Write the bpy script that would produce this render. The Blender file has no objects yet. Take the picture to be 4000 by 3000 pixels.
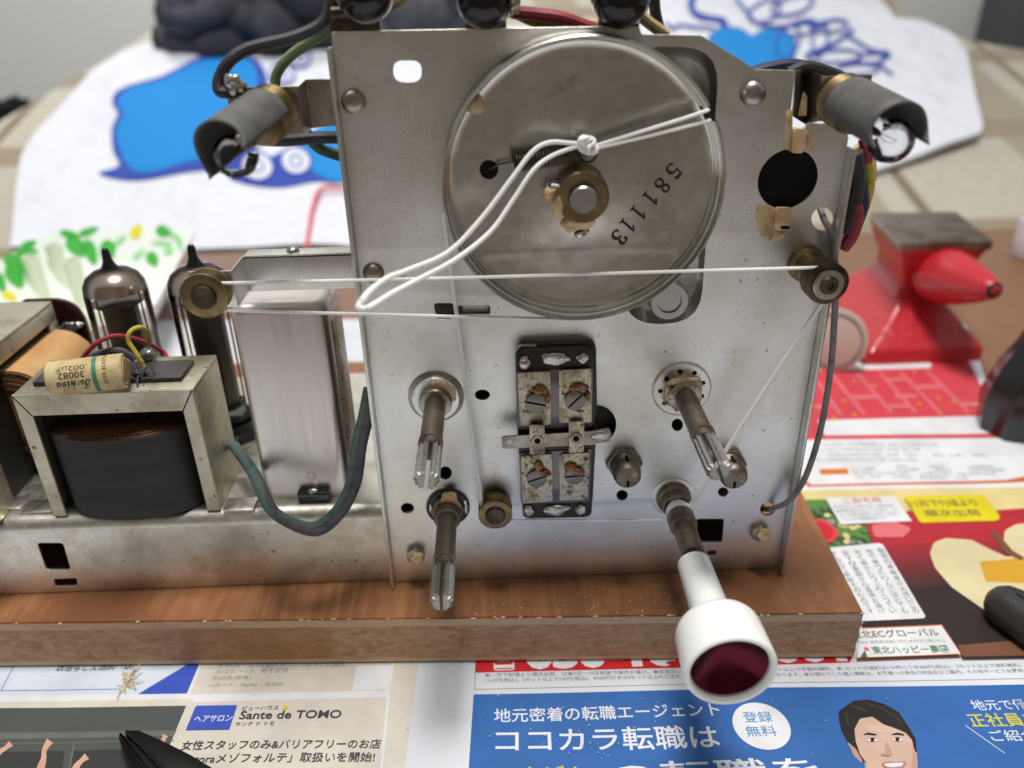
import bpy, bmesh, math, random
from mathutils import Vector, Matrix, noise
random.seed(7)
S = 0.001                       # everything below is authored in millimetres
scene = bpy.context.scene
COL = scene.collection

# ------------------------------------------------------------------ camera
F_PX = 3145.0                   # focal length in pixels of the 4000 px wide photo
PITCH, YAW, ROLL = math.radians(27.6), math.radians(-1.0), math.radians(-1.47)
RB = Matrix(((1, 0, 0), (0, 0, -1), (0, 1, 0)))
RM = Matrix.Rotation(YAW, 3, 'Z') @ RB @ Matrix.Rotation(-PITCH, 3, 'X') @ Matrix.Rotation(ROLL, 3, 'Z')
CAM = Vector((0, -212.0, 205.3))
cd = bpy.data.cameras.new("camera")
cam = bpy.data.objects.new("camera", cd)
COL.objects.link(cam)
cam.matrix_world = Matrix.Translation(CAM * S) @ RM.to_4x4()
cd.sensor_width = 36.0
cd.lens = F_PX / 4000 * 36.0
cd.clip_start, cd.clip_end = 0.01, 30.0
cd.dof.use_dof = True
cd.dof.focus_distance = 0.232
cd.dof.aperture_fstop = 8.6
scene.camera = cam

# ------------------------------------------------------------------ light
world = bpy.data.worlds.new("World")
scene.world = world
world.use_nodes = True
wb = world.node_tree.nodes["Background"]
wb.inputs[0].default_value = (0.93, 0.97, 1.0, 1)
wb.inputs[1].default_value = 0.36
ld = bpy.data.lights.new("ceiling_lamp", 'AREA')
ld.shape, ld.size = 'DISK', 0.38
ld.energy = 19.5
ld.color = (1.0, 0.985, 0.96)
lamp = bpy.data.objects.new("ceiling_lamp", ld)
lamp.location = (0.02, 0.0, 1.45)
lamp.rotation_euler = (Vector((0, 0, 0)) - Vector(lamp.location)).to_track_quat('-Z', 'Y').to_euler()
COL.objects.link(lamp)
ld2 = bpy.data.lights.new("wall_fill_light", 'AREA')  # added fill light that brightens the back wall, no known source
ld2.shape, ld2.size, ld2.energy, ld2.color = 'DISK', 0.4, 3.2, (1.0, 0.985, 0.96)
lamp2 = bpy.data.objects.new("wall_fill_light", ld2)
ld2.spread = math.radians(95)
lamp2.location = (-0.45, 0.90, 1.45)
lamp2.rotation_euler = (Vector((-0.45, 1.3, 0.55)) - Vector(lamp2.location)).to_track_quat('-Z', 'Y').to_euler()
COL.objects.link(lamp2)
vs = scene.view_settings
vs.view_transform, vs.look, vs.exposure, vs.gamma = 'Standard', 'None', 0.12, 1.0
vs.use_curve_mapping = False
scene.cycles.max_bounces = 10
scene.cycles.transparent_max_bounces = 12
scene.cycles.use_denoising = True
scene.cycles.caustics_reflective = False
scene.cycles.caustics_refractive = False

# ------------------------------------------------------------------ measuring helpers (photo measured at 2212 px wide)
K = 4000 / 2212
def ray(x, y):
    return RM @ Vector(((x * K - 2000) / F_PX, -(y * K - 1500) / F_PX, -1.0))
def _at(x, y, ax, v):
    d = ray(x, y)
    return CAM + d * ((v - CAM[ax]) / d[ax])
def PX(x, y, v): return _at(x, y, 0, v)
def PY(x, y, v=0.0): return _at(x, y, 1, v)
def PZ(x, y, v=0.0): return _at(x, y, 2, v)
def proj(p):
    c = RM.transposed() @ (Vector(p) - CAM)
    return (2000 + F_PX * c.x / -c.z) / K, (1500 - F_PX * c.y / -c.z) / K
def solveY(x, z, ty, lo=-120.0, hi=60.0):
    for _ in range(40):
        m = (lo + hi) / 2
        if proj((x, m, z))[1] > ty: lo = m
        else: hi = m
    return (lo + hi) / 2

# ------------------------------------------------------------------ materials
def lin(r, g, b, k=1.0):
    f = lambda c: ((c / 255 + 0.055) / 1.055) ** 2.4 if c > 10 else c / 255 / 12.92
    return (f(r) * k, f(g) * k, f(b) * k, 1)
def newmat(name):
    m = bpy.data.materials.new(name)
    m.use_nodes = True
    nt = m.node_tree
    return m, nt, nt.nodes["Principled BSDF"]
def mixc(nt, fac, a, b, mode='MIX'):
    n = nt.nodes.new('ShaderNodeMix'); n.data_type = 'RGBA'; n.blend_type = mode
    for sock, v in ((n.inputs[0], fac), (n.inputs[6], a), (n.inputs[7], b)):
        if hasattr(v, 'default_value') or hasattr(v, 'links'): nt.links.new(v, sock)
        else: sock.default_value = v
    return n.outputs[2]
def coords(nt, scale=(1, 1, 1), rot=(0, 0, 0)):
    tc = nt.nodes.new('ShaderNodeTexCoord'); mp = nt.nodes.new('ShaderNodeMapping')
    mp.inputs['Scale'].default_value = tuple(1000 * s for s in scale)   # object metres -> mm
    mp.inputs['Rotation'].default_value = rot
    nt.links.new(tc.outputs['Object'], mp.inputs[0])
    return mp.outputs[0]
def noi(nt, vec, scale, detail=3, rough=0.6, dist=0.0):
    n = nt.nodes.new('ShaderNodeTexNoise')
    n.inputs['Scale'].default_value = scale; n.inputs['Detail'].default_value = detail
    n.inputs['Roughness'].default_value = rough; n.inputs['Distortion'].default_value = dist
    nt.links.new(vec, n.inputs['Vector'])
    return n.outputs['Fac']
def ramp(nt, v, a, b, lo=0.0, hi=1.0):
    n = nt.nodes.new('ShaderNodeMapRange'); n.interpolation_type = 'SMOOTHSTEP'
    n.inputs[1].default_value = a; n.inputs[2].default_value = b
    n.inputs[3].default_value = lo; n.inputs[4].default_value = hi
    nt.links.new(v, n.inputs[0])
    return n.outputs[0]
def bump(nt, p, h, strength, dist=0.0002):
    b = nt.nodes.new('ShaderNodeBump'); b.inputs['Strength'].default_value = strength
    b.inputs['Distance'].default_value = dist
    nt.links.new(h, b.inputs['Height']); nt.links.new(b.outputs[0], p.inputs['Normal'])
def pbr(name, col, rough=0.5, metal=0.0, var=None, spots=None, bmp=None, rvar=0.0, stretch=(1, 1, 1), coat=0.0, spec=None):
    """var=(scale/mm, colour, lo, hi) large stain; spots=[(scale, lo, hi, colour)...]; bmp=(scale, strength, dist)"""
    m, nt, p = newmat(name)
    vec = coords(nt, stretch)
    c = col
    if var:
        f = ramp(nt, noi(nt, vec, var[0], 4), var[2], var[3])
        c = mixc(nt, f, col, var[1])
    for s in spots or []:
        f = ramp(nt, noi(nt, vec, s[0], 5, 0.65), s[1], s[2])
        c = mixc(nt, f, c, s[3])
    if hasattr(c, 'links'): nt.links.new(c, p.inputs['Base Color'])
    else: p.inputs['Base Color'].default_value = c
    p.inputs['Metallic'].default_value = metal
    if rvar:
        r = ramp(nt, noi(nt, vec, 0.35, 4), 0.3, 0.7, max(0.02, rough - rvar), min(1, rough + rvar))
        nt.links.new(r, p.inputs['Roughness'])
    else: p.inputs['Roughness'].default_value = rough
    if coat: p.inputs['Coat Weight'].default_value = coat; p.inputs['Coat Roughness'].default_value = 0.08
    if spec is not None: p.inputs['Specular IOR Level'].default_value = spec
    if bmp: bump(nt, p, noi(nt, vec, bmp[0], 3), bmp[1], bmp[2] if len(bmp) > 2 else 0.0002)
    return m

M = {}
RUST = lin(70, 48, 34)
M['zinc'] = pbr('zinc_plated_steel', lin(226, 225, 220), 0.36, 1.0, var=(0.030, lin(210, 206, 197), 0.40, 0.62),
                spots=[(3.2, 0.50, 0.70, lin(178, 172, 158)), (0.5, 0.635, 0.70, lin(138, 124, 102)), (1.7, 0.655, 0.70, lin(104, 90, 72))], bmp=(2.4, 0.6, 0.00014), rvar=0.025)
M['zinc_dark'] = pbr('aged_steel', lin(172, 166, 152), 0.40, 1.0, var=(0.08, lin(140, 130, 114), 0.4, 0.65),
                     spots=[(0.9, 0.64, 0.72, lin(66, 52, 40))], bmp=(2.0, 0.4, 0.00012), rvar=0.06)
M['drum'] = pbr('dial_drum_steel', lin(214, 213, 205), 0.24, 1.0, var=(0.03, lin(198, 195, 182), 0.4, 0.68),
                spots=[(0.07, 0.60, 0.80, lin(150, 138, 116)), (1.7, 0.65, 0.69, lin(74, 62, 46)), (0.5, 0.70, 0.73, lin(84, 72, 54))], bmp=(0.022, 0.35, 0.0030), rvar=0.03)
M['edge'] = pbr('cut_steel_edge', lin(150, 138, 116), 0.6, 1.0, spots=[(1.0, 0.5, 0.65, lin(90, 76, 58))], bmp=(1.6, 0.6, 0.0003))
M['chassis'] = pbr('chassis_plating', lin(222, 219, 208), 0.42, 1.0, var=(0.03, lin(186, 178, 162), 0.42, 0.66),
                   spots=[(3.0, 0.52, 0.72, lin(166, 160, 144)), (0.6, 0.635, 0.69, lin(134, 122, 102)), (1.6, 0.655, 0.70, lin(110, 98, 80))], bmp=(1.8, 0.4, 0.00012), rvar=0.06)
M['frame'] = pbr('transformer_frame_plating', lin(196, 190, 170), 0.45, 0.85, var=(0.06, lin(170, 162, 140), 0.4, 0.65),
                 spots=[(0.35, 0.63, 0.66, lin(92, 78, 58)), (1.8, 0.66, 0.74, lin(110, 98, 78))], bmp=(1.2, 0.35, 0.0002), rvar=0.06)
M['alu'] = pbr('brushed_aluminium', lin(222, 216, 210), 0.38, 1.0, var=(0.02, lin(210, 200, 190), 0.4, 0.7),
               spots=[(0.8, 0.70, 0.76, lin(110, 96, 80))], bmp=(1.2, 0.12, 0.0002), stretch=(1, 1, 0.06), rvar=0.05)
M['brass'] = pbr('tarnished_brass', lin(138, 120, 88), 0.40, 1.0, var=(0.15, lin(106, 90, 62), 0.4, 0.65),
                 spots=[(1.4, 0.64, 0.74, lin(70, 56, 40))], bmp=(2.5, 0.25, 0.0001))
M['darkbrass'] = pbr('dark_bronze', lin(96, 84, 70), 0.48, 1.0, var=(0.2, lin(68, 58, 48), 0.4, 0.65), bmp=(2.0, 0.4, 0.0001))
M['shaft'] = pbr('oxidised_steel_shaft', lin(138, 128, 114), 0.5, 0.9, var=(0.12, lin(108, 97, 84), 0.4, 0.65),
                 spots=[(1.3, 0.68, 0.74, lin(170, 164, 150))], bmp=(2.0, 0.3, 0.0001))
M['bright'] = pbr('bright_steel', lin(205, 203, 200), 0.22, 1.0, bmp=(1.5, 0.25, 0.0001), spots=[(1.2, 0.66, 0.74, lin(120, 108, 96))])
M['castalu'] = pbr('matte_aluminium', lin(164, 162, 158), 0.5, 0.8, bmp=(1.5, 0.5, 0.0003), spots=[(0.9, 0.55, 0.66, lin(120, 114, 106))])
M['satin'] = pbr('satin_steel', lin(168, 164, 158), 0.33, 1.0, bmp=(2.5, 0.2, 0.0001))
M['solder'] = pbr('solder', lin(190, 186, 180), 0.28, 1.0, bmp=(0.9, 0.6, 0.0004), spots=[(0.5, 0.62, 0.66, lin(150, 50, 40)), (1.0, 0.6, 0.7, lin(110, 84, 64))])
M['bakelite'] = pbr('dark_bakelite', lin(38, 27, 22), 0.38, 0.0, bmp=(1.5, 0.25, 0.0001), spots=[(0.7, 0.62, 0.75, lin(62, 46, 36))])
M['tinplate'] = pbr('oxidised_tin_plate', lin(188, 180, 160), 0.42, 0.9, spots=[(0.13, 0.44, 0.68, lin(128, 112, 90)), (0.9, 0.52, 0.64, lin(126, 108, 84)), (0.4, 0.58, 0.64, lin(88, 70, 52))], bmp=(1.2, 0.35, 0.0002))
M['mica'] = pbr('mica_sheet', lin(120, 112, 110), 0.12, 0.3)
M['screw'] = pbr('grey_screw_steel', lin(126, 120, 112), 0.4, 1.0, bmp=(2.2, 0.3, 0.0001))
M['varnish'] = pbr('amber_varnish', lin(160, 104, 30), 0.18, 0.0, var=(0.4, lin(104, 60, 18), 0.4, 0.6), coat=0.5)
M['cream'] = pbr('cream_sealing_paint', lin(222, 194, 150), 0.5, 0.0, var=(0.3, lin(192, 158, 112), 0.4, 0.65), bmp=(0.6, 0.3, 0.0003))
M['black'] = pbr('black_void', (0.004, 0.004, 0.004, 1), 0.6, spec=0.15)
M['blackpl'] = pbr('black_plastic', (0.010, 0.010, 0.011, 1), 0.22, coat=0.3, bmp=(0.2, 0.1, 0.0006))
M['paperblack'] = pbr('black_tube_card', lin(92, 90, 88), 0.6, bmp=(1.8, 0.3, 0.0001), var=(0.12, lin(76, 73, 71), 0.4, 0.65))
M['cardinner'] = pbr('black_card_inside', lin(26, 23, 22), 0.7)
M['coilpaper'] = pbr('dark_crepe_paper', lin(54, 51, 52), 0.7, bmp=(1.6, 0.8, 0.0004), stretch=(0.4, 0.4, 2.2), var=(0.08, lin(42, 39, 41), 0.4, 0.65))
M['copper'] = pbr('layered_copper_and_paper', lin(122, 80, 58), 0.5, 0.3, spots=[(1.1, 0.5, 0.62, lin(50, 32, 26))], bmp=(2.0, 0.6, 0.0003), stretch=(0.25, 2.0, 2.0))
M['core'] = pbr('black_core_and_hole_shade', lin(30, 27, 26), 0.55, 0.0, bmp=(2.0, 0.4, 0.0002))
M['fibre'] = pbr('dark_fibre_board', lin(64, 58, 58), 0.5, bmp=(1.5, 0.2, 0.0001))
M['redfibre'] = pbr('dark_red_fibre_board', lin(66, 30, 26), 0.35, bmp=(1.0, 0.2, 0.0001))
M['orangepaper'] = pbr('amber_insulating_paper', lin(206, 160, 104), 0.5, var=(0.05, lin(178, 130, 80), 0.4, 0.7), bmp=(0.8, 0.2, 0.0002))
M['cappaper'] = pbr('waxed_capacitor_paper', lin(206, 188, 140), 0.35, var=(0.12, lin(180, 158, 108), 0.4, 0.68), spots=[(0.8, 0.68, 0.75, lin(136, 112, 72))])
M['wax'] = pbr('yellowed_wax', lin(188, 164, 116), 0.35, var=(0.3, lin(146, 116, 72), 0.4, 0.65), bmp=(0.8, 0.4, 0.0003))
M['ink'] = pbr('black_ink', (0.010, 0.010, 0.011, 1), 0.5)
M['capink'] = pbr('faded_ink', lin(66, 54, 34), 0.5)
M['capgreen'] = pbr('green_band', lin(62, 122, 96), 0.45)
M['cord'] = pbr('white_cord', lin(246, 245, 240), 0.75, bmp=(3.0, 0.5, 0.0002))
M['knob'] = pbr('ivory_white_plastic', lin(246, 247, 242), 0.22, coat=0.25)
M['knob'].node_tree.nodes['Principled BSDF'].inputs['Subsurface Weight'].default_value = 0.15
M['knob'].node_tree.nodes['Principled BSDF'].inputs['Subsurface Radius'].default_value = (0.003, 0.0025, 0.002)
def m_maroon():
    m, nt, p = newmat('spun_maroon_anodised')
    p.inputs['Base Color'].default_value = lin(88, 28, 44); p.inputs['Metallic'].default_value = 1
    p.inputs['Roughness'].default_value = 0.24; p.inputs['Anisotropic'].default_value = 0.85; p.inputs['Anisotropic Rotation'].default_value = 0.25
    t = nt.nodes.new('ShaderNodeTangent'); t.direction_type = 'RADIAL'; t.axis = 'Y'
    nt.links.new(t.outputs[0], p.inputs['Tangent'])
    return m
M['maroon'] = m_maroon()
def wire(n, c, r=0.55): return pbr(n, c, r, bmp=(1.6, 0.4, 0.0002), var=(0.25, tuple(x * 0.62 for x in c[:3]) + (1,), 0.45, 0.7))
M['wblack'] = wire('black_wire', lin(46, 46, 48)); M['wgreen'] = wire('dusty_green_wire', lin(120, 140, 96)); M['wteal'] = wire('dark_green_cloth_wire', lin(80, 100, 92), 0.8)
M['wred'] = wire('red_wire', lin(158, 48, 58)); M['wyellow'] = wire('yellow_wire', lin(190, 172, 66)); M['wgrey'] = wire('grey_wire', lin(132, 128, 126))
M['wnavy'] = wire('navy_wire', lin(40, 44, 76)); M['wcream'] = wire('cream_wire', lin(198, 178, 130)); M['wdgrey'] = wire('dark_grey_cloth_wire', lin(78, 76, 84), 0.8)
def glass(name, tint, ior=1.36):
    m, nt, p = newmat(name)
    nt.nodes.remove(p)
    tr = nt.nodes.new('ShaderNodeBsdfTransparent'); tr.inputs[0].default_value = tint
    gs = nt.nodes.new('ShaderNodeBsdfGlossy'); gs.inputs['Roughness'].default_value = 0.03
    lw = nt.nodes.new('ShaderNodeFresnel'); lw.inputs[0].default_value = ior
    mx = nt.nodes.new('ShaderNodeMixShader')
    nt.links.new(lw.outputs[0], mx.inputs[0]); nt.links.new(tr.outputs[0], mx.inputs[1]); nt.links.new(gs.outputs[0], mx.inputs[2])
    nt.links.new(mx.outputs[0], nt.nodes['Material Output'].inputs[0])
    return m
M['glass'] = glass('clear_bulb_glass', (0.93, 0.93, 0.93, 1), 1.27)
M['tubeglass'] = glass('smoky_tube_glass', (0.95, 0.93, 0.91, 1), 1.22)
M['getter'] = pbr('mirror_getter', lin(206, 192, 178), 0.22, 1.0)
M['holder'] = pbr('browned_steel', lin(92, 80, 70), 0.4, 0.9, var=(0.2, lin(60, 50, 44), 0.4, 0.65), bmp=(1.5, 0.3, 0.0002))
M['electrode'] = pbr('carbonised_plate', lin(104, 98, 94), 0.5, 0.5, bmp=(1.0, 0.4, 0.0002))
M['tip'] = pbr('dark_glass_tip', lin(40, 38, 38), 0.08, 0.5)

# ------------------------------------------------------------------ mesh helpers
def fillet(pts, r, n=5):
    out = []
    N = len(pts)
    for i, p in enumerate(pts):
        rr = r[i] if isinstance(r, (list, tuple)) else r
        p = Vector(p); a = Vector(pts[i - 1]) - p; b = Vector(pts[(i + 1) % N]) - p
        if rr <= 0 or a.length < 1e-6 or b.length < 1e-6: out.append(tuple(p)); continue
        ang = a.angle(b)
        d = min(rr / max(math.tan(ang / 2), 1e-3), a.length * 0.49, b.length * 0.49)
        s, e = p + a.normalized() * d, p + b.normalized() * d
        for k in range(n + 1):
            t = k / n
            out.append(tuple((1 - t) ** 2 * s + 2 * t * (1 - t) * p + t * t * e))
    return out
def circ(cx, cz, r, n=40, sx=1.0, sz=1.0, a0=0.0):
    return [(cx + r * sx * math.cos(a0 + 2 * math.pi * i / n), cz + r * sz * math.sin(a0 + 2 * math.pi * i / n)) for i in range(n)]
def catmull(pts, n=8):
    pts = [Vector(p) for p in pts]
    if len(pts) < 3: return pts
    q = [2 * pts[0] - pts[1]] + pts + [2 * pts[-1] - pts[-2]]
    out = []
    for i in range(1, len(q) - 2):
        p0, p1, p2, p3 = q[i - 1:i + 3]
        for k in range(n):
            t = k / n
            out.append(0.5 * (2 * p1 + (p2 - p0) * t + (2 * p0 - 5 * p1 + 4 * p2 - p3) * t * t + (3 * p1 - p0 - 3 * p2 + p3) * t ** 3))
    out.append(pts[-1])
    return out
def curve_mesh(splines, thick, bev=0.0):
    """filled 2D plate with holes -> verts (x, depth, z), faces. depth 0..thick"""
    cu = bpy.data.curves.new('tmp', 'CURVE'); cu.dimensions = '2D'; cu.fill_mode = 'BOTH'
    cu.extrude = max(thick / 2 - bev, 0.0); cu.bevel_depth = bev; cu.bevel_resolution = 2
    cu.offset = -bev
    for s in splines:
        sp = cu.splines.new('POLY'); sp.points.add(len(s) - 1)
        for p, q in zip(sp.points, s): p.co = (q[0], q[1], 0, 1)
        sp.use_cyclic_u = True
    ob = bpy.data.objects.new('tmp', cu); COL.objects.link(ob)
    dg = bpy.context.evaluated_depsgraph_get(); dg.update()
    me = bpy.data.meshes.new_from_object(ob.evaluated_get(dg))
    vs_ = [(v.co.x, thick / 2 - v.co.z, v.co.y) for v in me.vertices]
    fs = [tuple(p.vertices) for p in me.polygons]
    bpy.data.objects.remove(ob); bpy.data.curves.remove(cu); bpy.data.meshes.remove(me)
    return vs_, fs
_tc = {}
def text_mesh(body, bold=0.0, shear=0.0):
    """unit-normalised glyph mesh: x 0..1 over the width, y 0..1 over cap height"""
    key = (body, bold, shear)
    if key in _tc: return _tc[key]
    cu = bpy.data.curves.new('tmp', 'FONT'); cu.body = body; cu.size = 1.0; cu.resolution_u = 3
    cu.offset = bold; cu.shear = shear; cu.dimensions = '2D'; cu.fill_mode = 'FRONT'
    ob = bpy.data.objects.new('tmp', cu); COL.objects.link(ob)
    dg = bpy.context.evaluated_depsgraph_get(); dg.update()
    me = bpy.data.meshes.new_from_object(ob.evaluated_get(dg))
    vv = [(v.co.x, v.co.y) for v in me.vertices]; fs = [tuple(p.vertices) for p in me.polygons]
    bpy.data.objects.remove(ob); bpy.data.curves.remove(cu); bpy.data.meshes.remove(me)
    x0, x1 = min(v[0] for v in vv), max(v[0] for v in vv)
    y0, y1 = min(v[1] for v in vv), max(v[1] for v in vv)
    r = ([((x - x0) / (x1 - x0), (y - y0) / (y1 - y0)) for x, y in vv], fs, (x1 - x0) / (y1 - y0))
    _tc[key] = r
    return r

class MB:
    def __init__(s): s.bm = bmesh.new(); s.mi = 0
    def mat(s, i): s.mi = i; return s
    def face(s, vs_):
        try:
            f = s.bm.faces.new(vs_); f.material_index = s.mi; return f
        except ValueError: return None
    def raw(s, verts, faces, off=(0, 0, 0)):
        o = Vector(off)
        v = [s.bm.verts.new(Vector(p) + o) for p in verts]
        for f in faces: s.face([v[i] for i in f])
        return s
    def poly(s, pts): s.face([s.bm.verts.new(Vector(p)) for p in pts]); return s
    def prism(s, pts, vec, bev=0.0):
        vec = Vector(vec); n = len(pts)
        a = [s.bm.verts.new(Vector(p)) for p in pts]; b = [s.bm.verts.new(Vector(p) + vec) for p in pts]
        fs = [s.face(a[::-1]), s.face(b)] + [s.face([a[i], a[(i + 1) % n], b[(i + 1) % n], b[i]]) for i in range(n)]
        if bev:
            es = list({e for f in fs if f for e in f.edges})
            r = bmesh.ops.bevel(s.bm, geom=es, offset=bev, segments=2, affect='EDGES', profile=0.5)
            for f in r['faces']: f.material_index = s.mi
        return s
    def box(s, a, b, bev=0.0):
        (x0, y0, z0), (x1, y1, z1) = a, b
        return s.prism([(x0, y0, z0), (x1, y0, z0), (x1, y1, z0), (x0, y1, z0)], (0, 0, z1 - z0), bev)
    def plate(s, splines, y, thick, bev=0.0):
        v, f = curve_mesh(splines, thick, bev); return s.raw(v, f, (0, y, 0))
    def lathe(s, o, axis, prof, n=40, a0=0.0, a1=2 * math.pi):
        o, ax = Vector(o), Vector(axis).normalized()
        u = ax.orthogonal().normalized(); w = ax.cross(u)
        full = abs(a1 - a0 - 2 * math.pi) < 1e-6
        m = n if full else n + 1
        rings = []
        for t, r in prof:
            if r < 1e-5: rings.append([s.bm.verts.new(o + ax * t)]); continue
            rings.append([s.bm.verts.new(o + ax * t + (u * math.cos(a0 + (a1 - a0) * i / n) + w * math.sin(a0 + (a1 - a0) * i / n)) * r) for i in range(m)])
        for A, B in zip(rings, rings[1:]):
            for i in range(n):
                j = (i + 1) % m
                if len(A) == 1 and len(B) == 1: continue
                if len(A) == 1: s.face([A[0], B[i], B[j]])
                elif len(B) == 1: s.face([A[i], B[0], A[j]])
                else: s.face([A[i], B[i], B[j], A[j]])
        return s
    def cyl(s, a, b, r, n=32, ch=0.0, r2=None):
        a, b = Vector(a), Vector(b); L = (b - a).length; r2 = r if r2 is None else r2
        pr = [(0, 0), (0, r - ch), (ch, r), (L - ch, r2), (L, r2 - ch), (L, 0)] if ch else [(0, 0), (0, r), (L, r2), (L, 0)]
        return s.lathe(a, b - a, pr, n)
    def tube(s, pts, r, n=10, smooth=8, cap=True):
        P = catmull(pts, smooth) if smooth else [Vector(p) for p in pts]
        N = len(P); rings = []; u = None
        for i, p in enumerate(P):
            t = (P[min(i + 1, N - 1)] - P[max(i - 1, 0)]).normalized()
            if u is None: u = t.orthogonal().normalized()
            u = (u - t * u.dot(t)).normalized(); w = t.cross(u)
            rr = r(i / (N - 1)) if callable(r) else r
            rings.append([s.bm.verts.new(p + (u * math.cos(2 * math.pi * k / n) + w * math.sin(2 * math.pi * k / n)) * rr) for k in range(n)])
        for A, B in zip(rings, rings[1:]):
            for k in range(n): s.face([A[k], A[(k + 1) % n], B[(k + 1) % n], B[k]])
        if cap: s.face(rings[0][::-1]); s.face(rings[-1])
        return s
    def blob(s, c, rad, seed=0, amp=0.25, sub=3, freq=1.0):
        tmp = bmesh.new(); bmesh.ops.create_icosphere(tmp, subdivisions=sub, radius=1.0)
        tmp.verts.ensure_lookup_table(); R_ = Vector(rad)
        vv = []
        for v in tmp.verts:
            k = 1 + amp * noise.noise(v.co * 1.3 * freq + Vector((seed * 3.7, seed, 0))) * 1.6
            vv.append(Vector((v.co.x * R_.x, v.co.y * R_.y, v.co.z * R_.z)) * k + Vector(c))
        ff = [[v.index for v in f.verts] for f in tmp.faces]; tmp.free()
        return s.raw(vv, ff)
    def text(s, body, fn, bold=0.0, shear=0.0):
        v, f, _ = text_mesh(body, bold, shear)
        return s.raw([fn(x, y) for x, y in v], f)
    def build(s, name, mats, parent=None, smooth=35, recalc=True):
        if recalc: bmesh.ops.recalc_face_normals(s.bm, faces=s.bm.faces)
        bmesh.ops.scale(s.bm, vec=(S, S, S), verts=s.bm.verts)
        me = bpy.data.meshes.new(name); s.bm.to_mesh(me); s.bm.free()
        for m in (mats if isinstance(mats, (list, tuple)) else [mats]): me.materials.append(M[m] if isinstance(m, str) else m)
        if smooth:
            me.shade_smooth(); me.set_sharp_from_angle(angle=math.radians(smooth))
        o = bpy.data.objects.new(name, me); COL.objects.link(o)
        if parent is not None:
            o.parent = parent; o.matrix_parent_inverse = Matrix.Translation(-WL(parent))
        return o
def WL(o):
    v = Vector(o.location)
    return v + WL(o.parent) + o.matrix_parent_inverse.translation if o.parent else v
def thing(name, label, cat, loc=(0, 0, 0), group=None):
    o = bpy.data.objects.new(name, None); COL.objects.link(o); o.empty_display_size = 0.01
    o.location = Vector(loc) * S
    return tag(o, label, cat, group)
def tag(o, label, cat, group=None):
    o['label'] = label; o['category'] = cat
    if group: o['group'] = group
    return o
def lab(o, label): o['label'] = label; return o
def structure(o): o['kind'] = 'structure'; return o
def xz(pts): return [(p[0], p[2]) for p in pts]
def pp(pts, y=0.0): return [(lambda q: (q.x, q.z))(PY(a, b, y)) for a, b in pts]
#CUT1
# ================================================================== THE SETTING
M['wall'] = pbr('painted_wall', lin(228, 228, 226), 0.8); M['wallb'] = pbr('brown_reflection_wall', lin(150, 140, 128), 0.8)
M['floor'] = pbr('dark_floor', lin(90, 74, 60), 0.7)
def m_wood(name, a, b, c, sc, rot=0.0, rough=0.38, along=(1, 0.06, 1)):
    m, nt, p = newmat(name)
    vec = coords(nt, along, (0, 0, rot))
    f = noi(nt, vec, sc, 6, 0.65, 0.4); g = noi(nt, coords(nt, (1, 1, 1)), 0.02, 3)
    col = mixc(nt, ramp(nt, f, 0.35, 0.65), a, b)
    col = mixc(nt, ramp(nt, g, 0.4, 0.65), col, c)
    nt.links.new(col, p.inputs['Base Color'])
    p.inputs['Roughness'].default_value = rough
    bump(nt, p, noi(nt, vec, sc * 3, 3), 0.25, 0.0002)
    return m
M['tablewood'] = m_wood('brown_table_veneer', lin(150, 108, 78), lin(132, 92, 64), lin(140, 100, 72), 0.35, 1.45)
structure(MB().box((-2500, 1300, -750), (2500, 1360, 1800)).build('wall', 'wall'))
structure(MB().box((-2500, -1460, -750), (2500, -1400, 1800)).build('wall', 'wallb'))  # unseen wall added behind the camera, browned to tint the panel's reflections
structure(MB().box((-2500, -2500, -760), (2500, 1300, -750.5)).build('floor', 'floor'))
tb = thing('wooden_table', 'brown wooden table under the newspaper, seen behind the red anvil', 'table', (0, 30, 0))
MB().box((-620, -420, -26), (620, 432, 0), 3).build('tabletop', 'tablewood', tb)
for sx in (-1, 1):
    for sy in (-1, 1):
        MB().box((sx * 560 - 30, 30 + sy * 350 - 30, -750), (sx * 560 + 30, 30 + sy * 350 + 30, -26.5), 2).build('leg', 'tablewood', tb)

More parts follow.
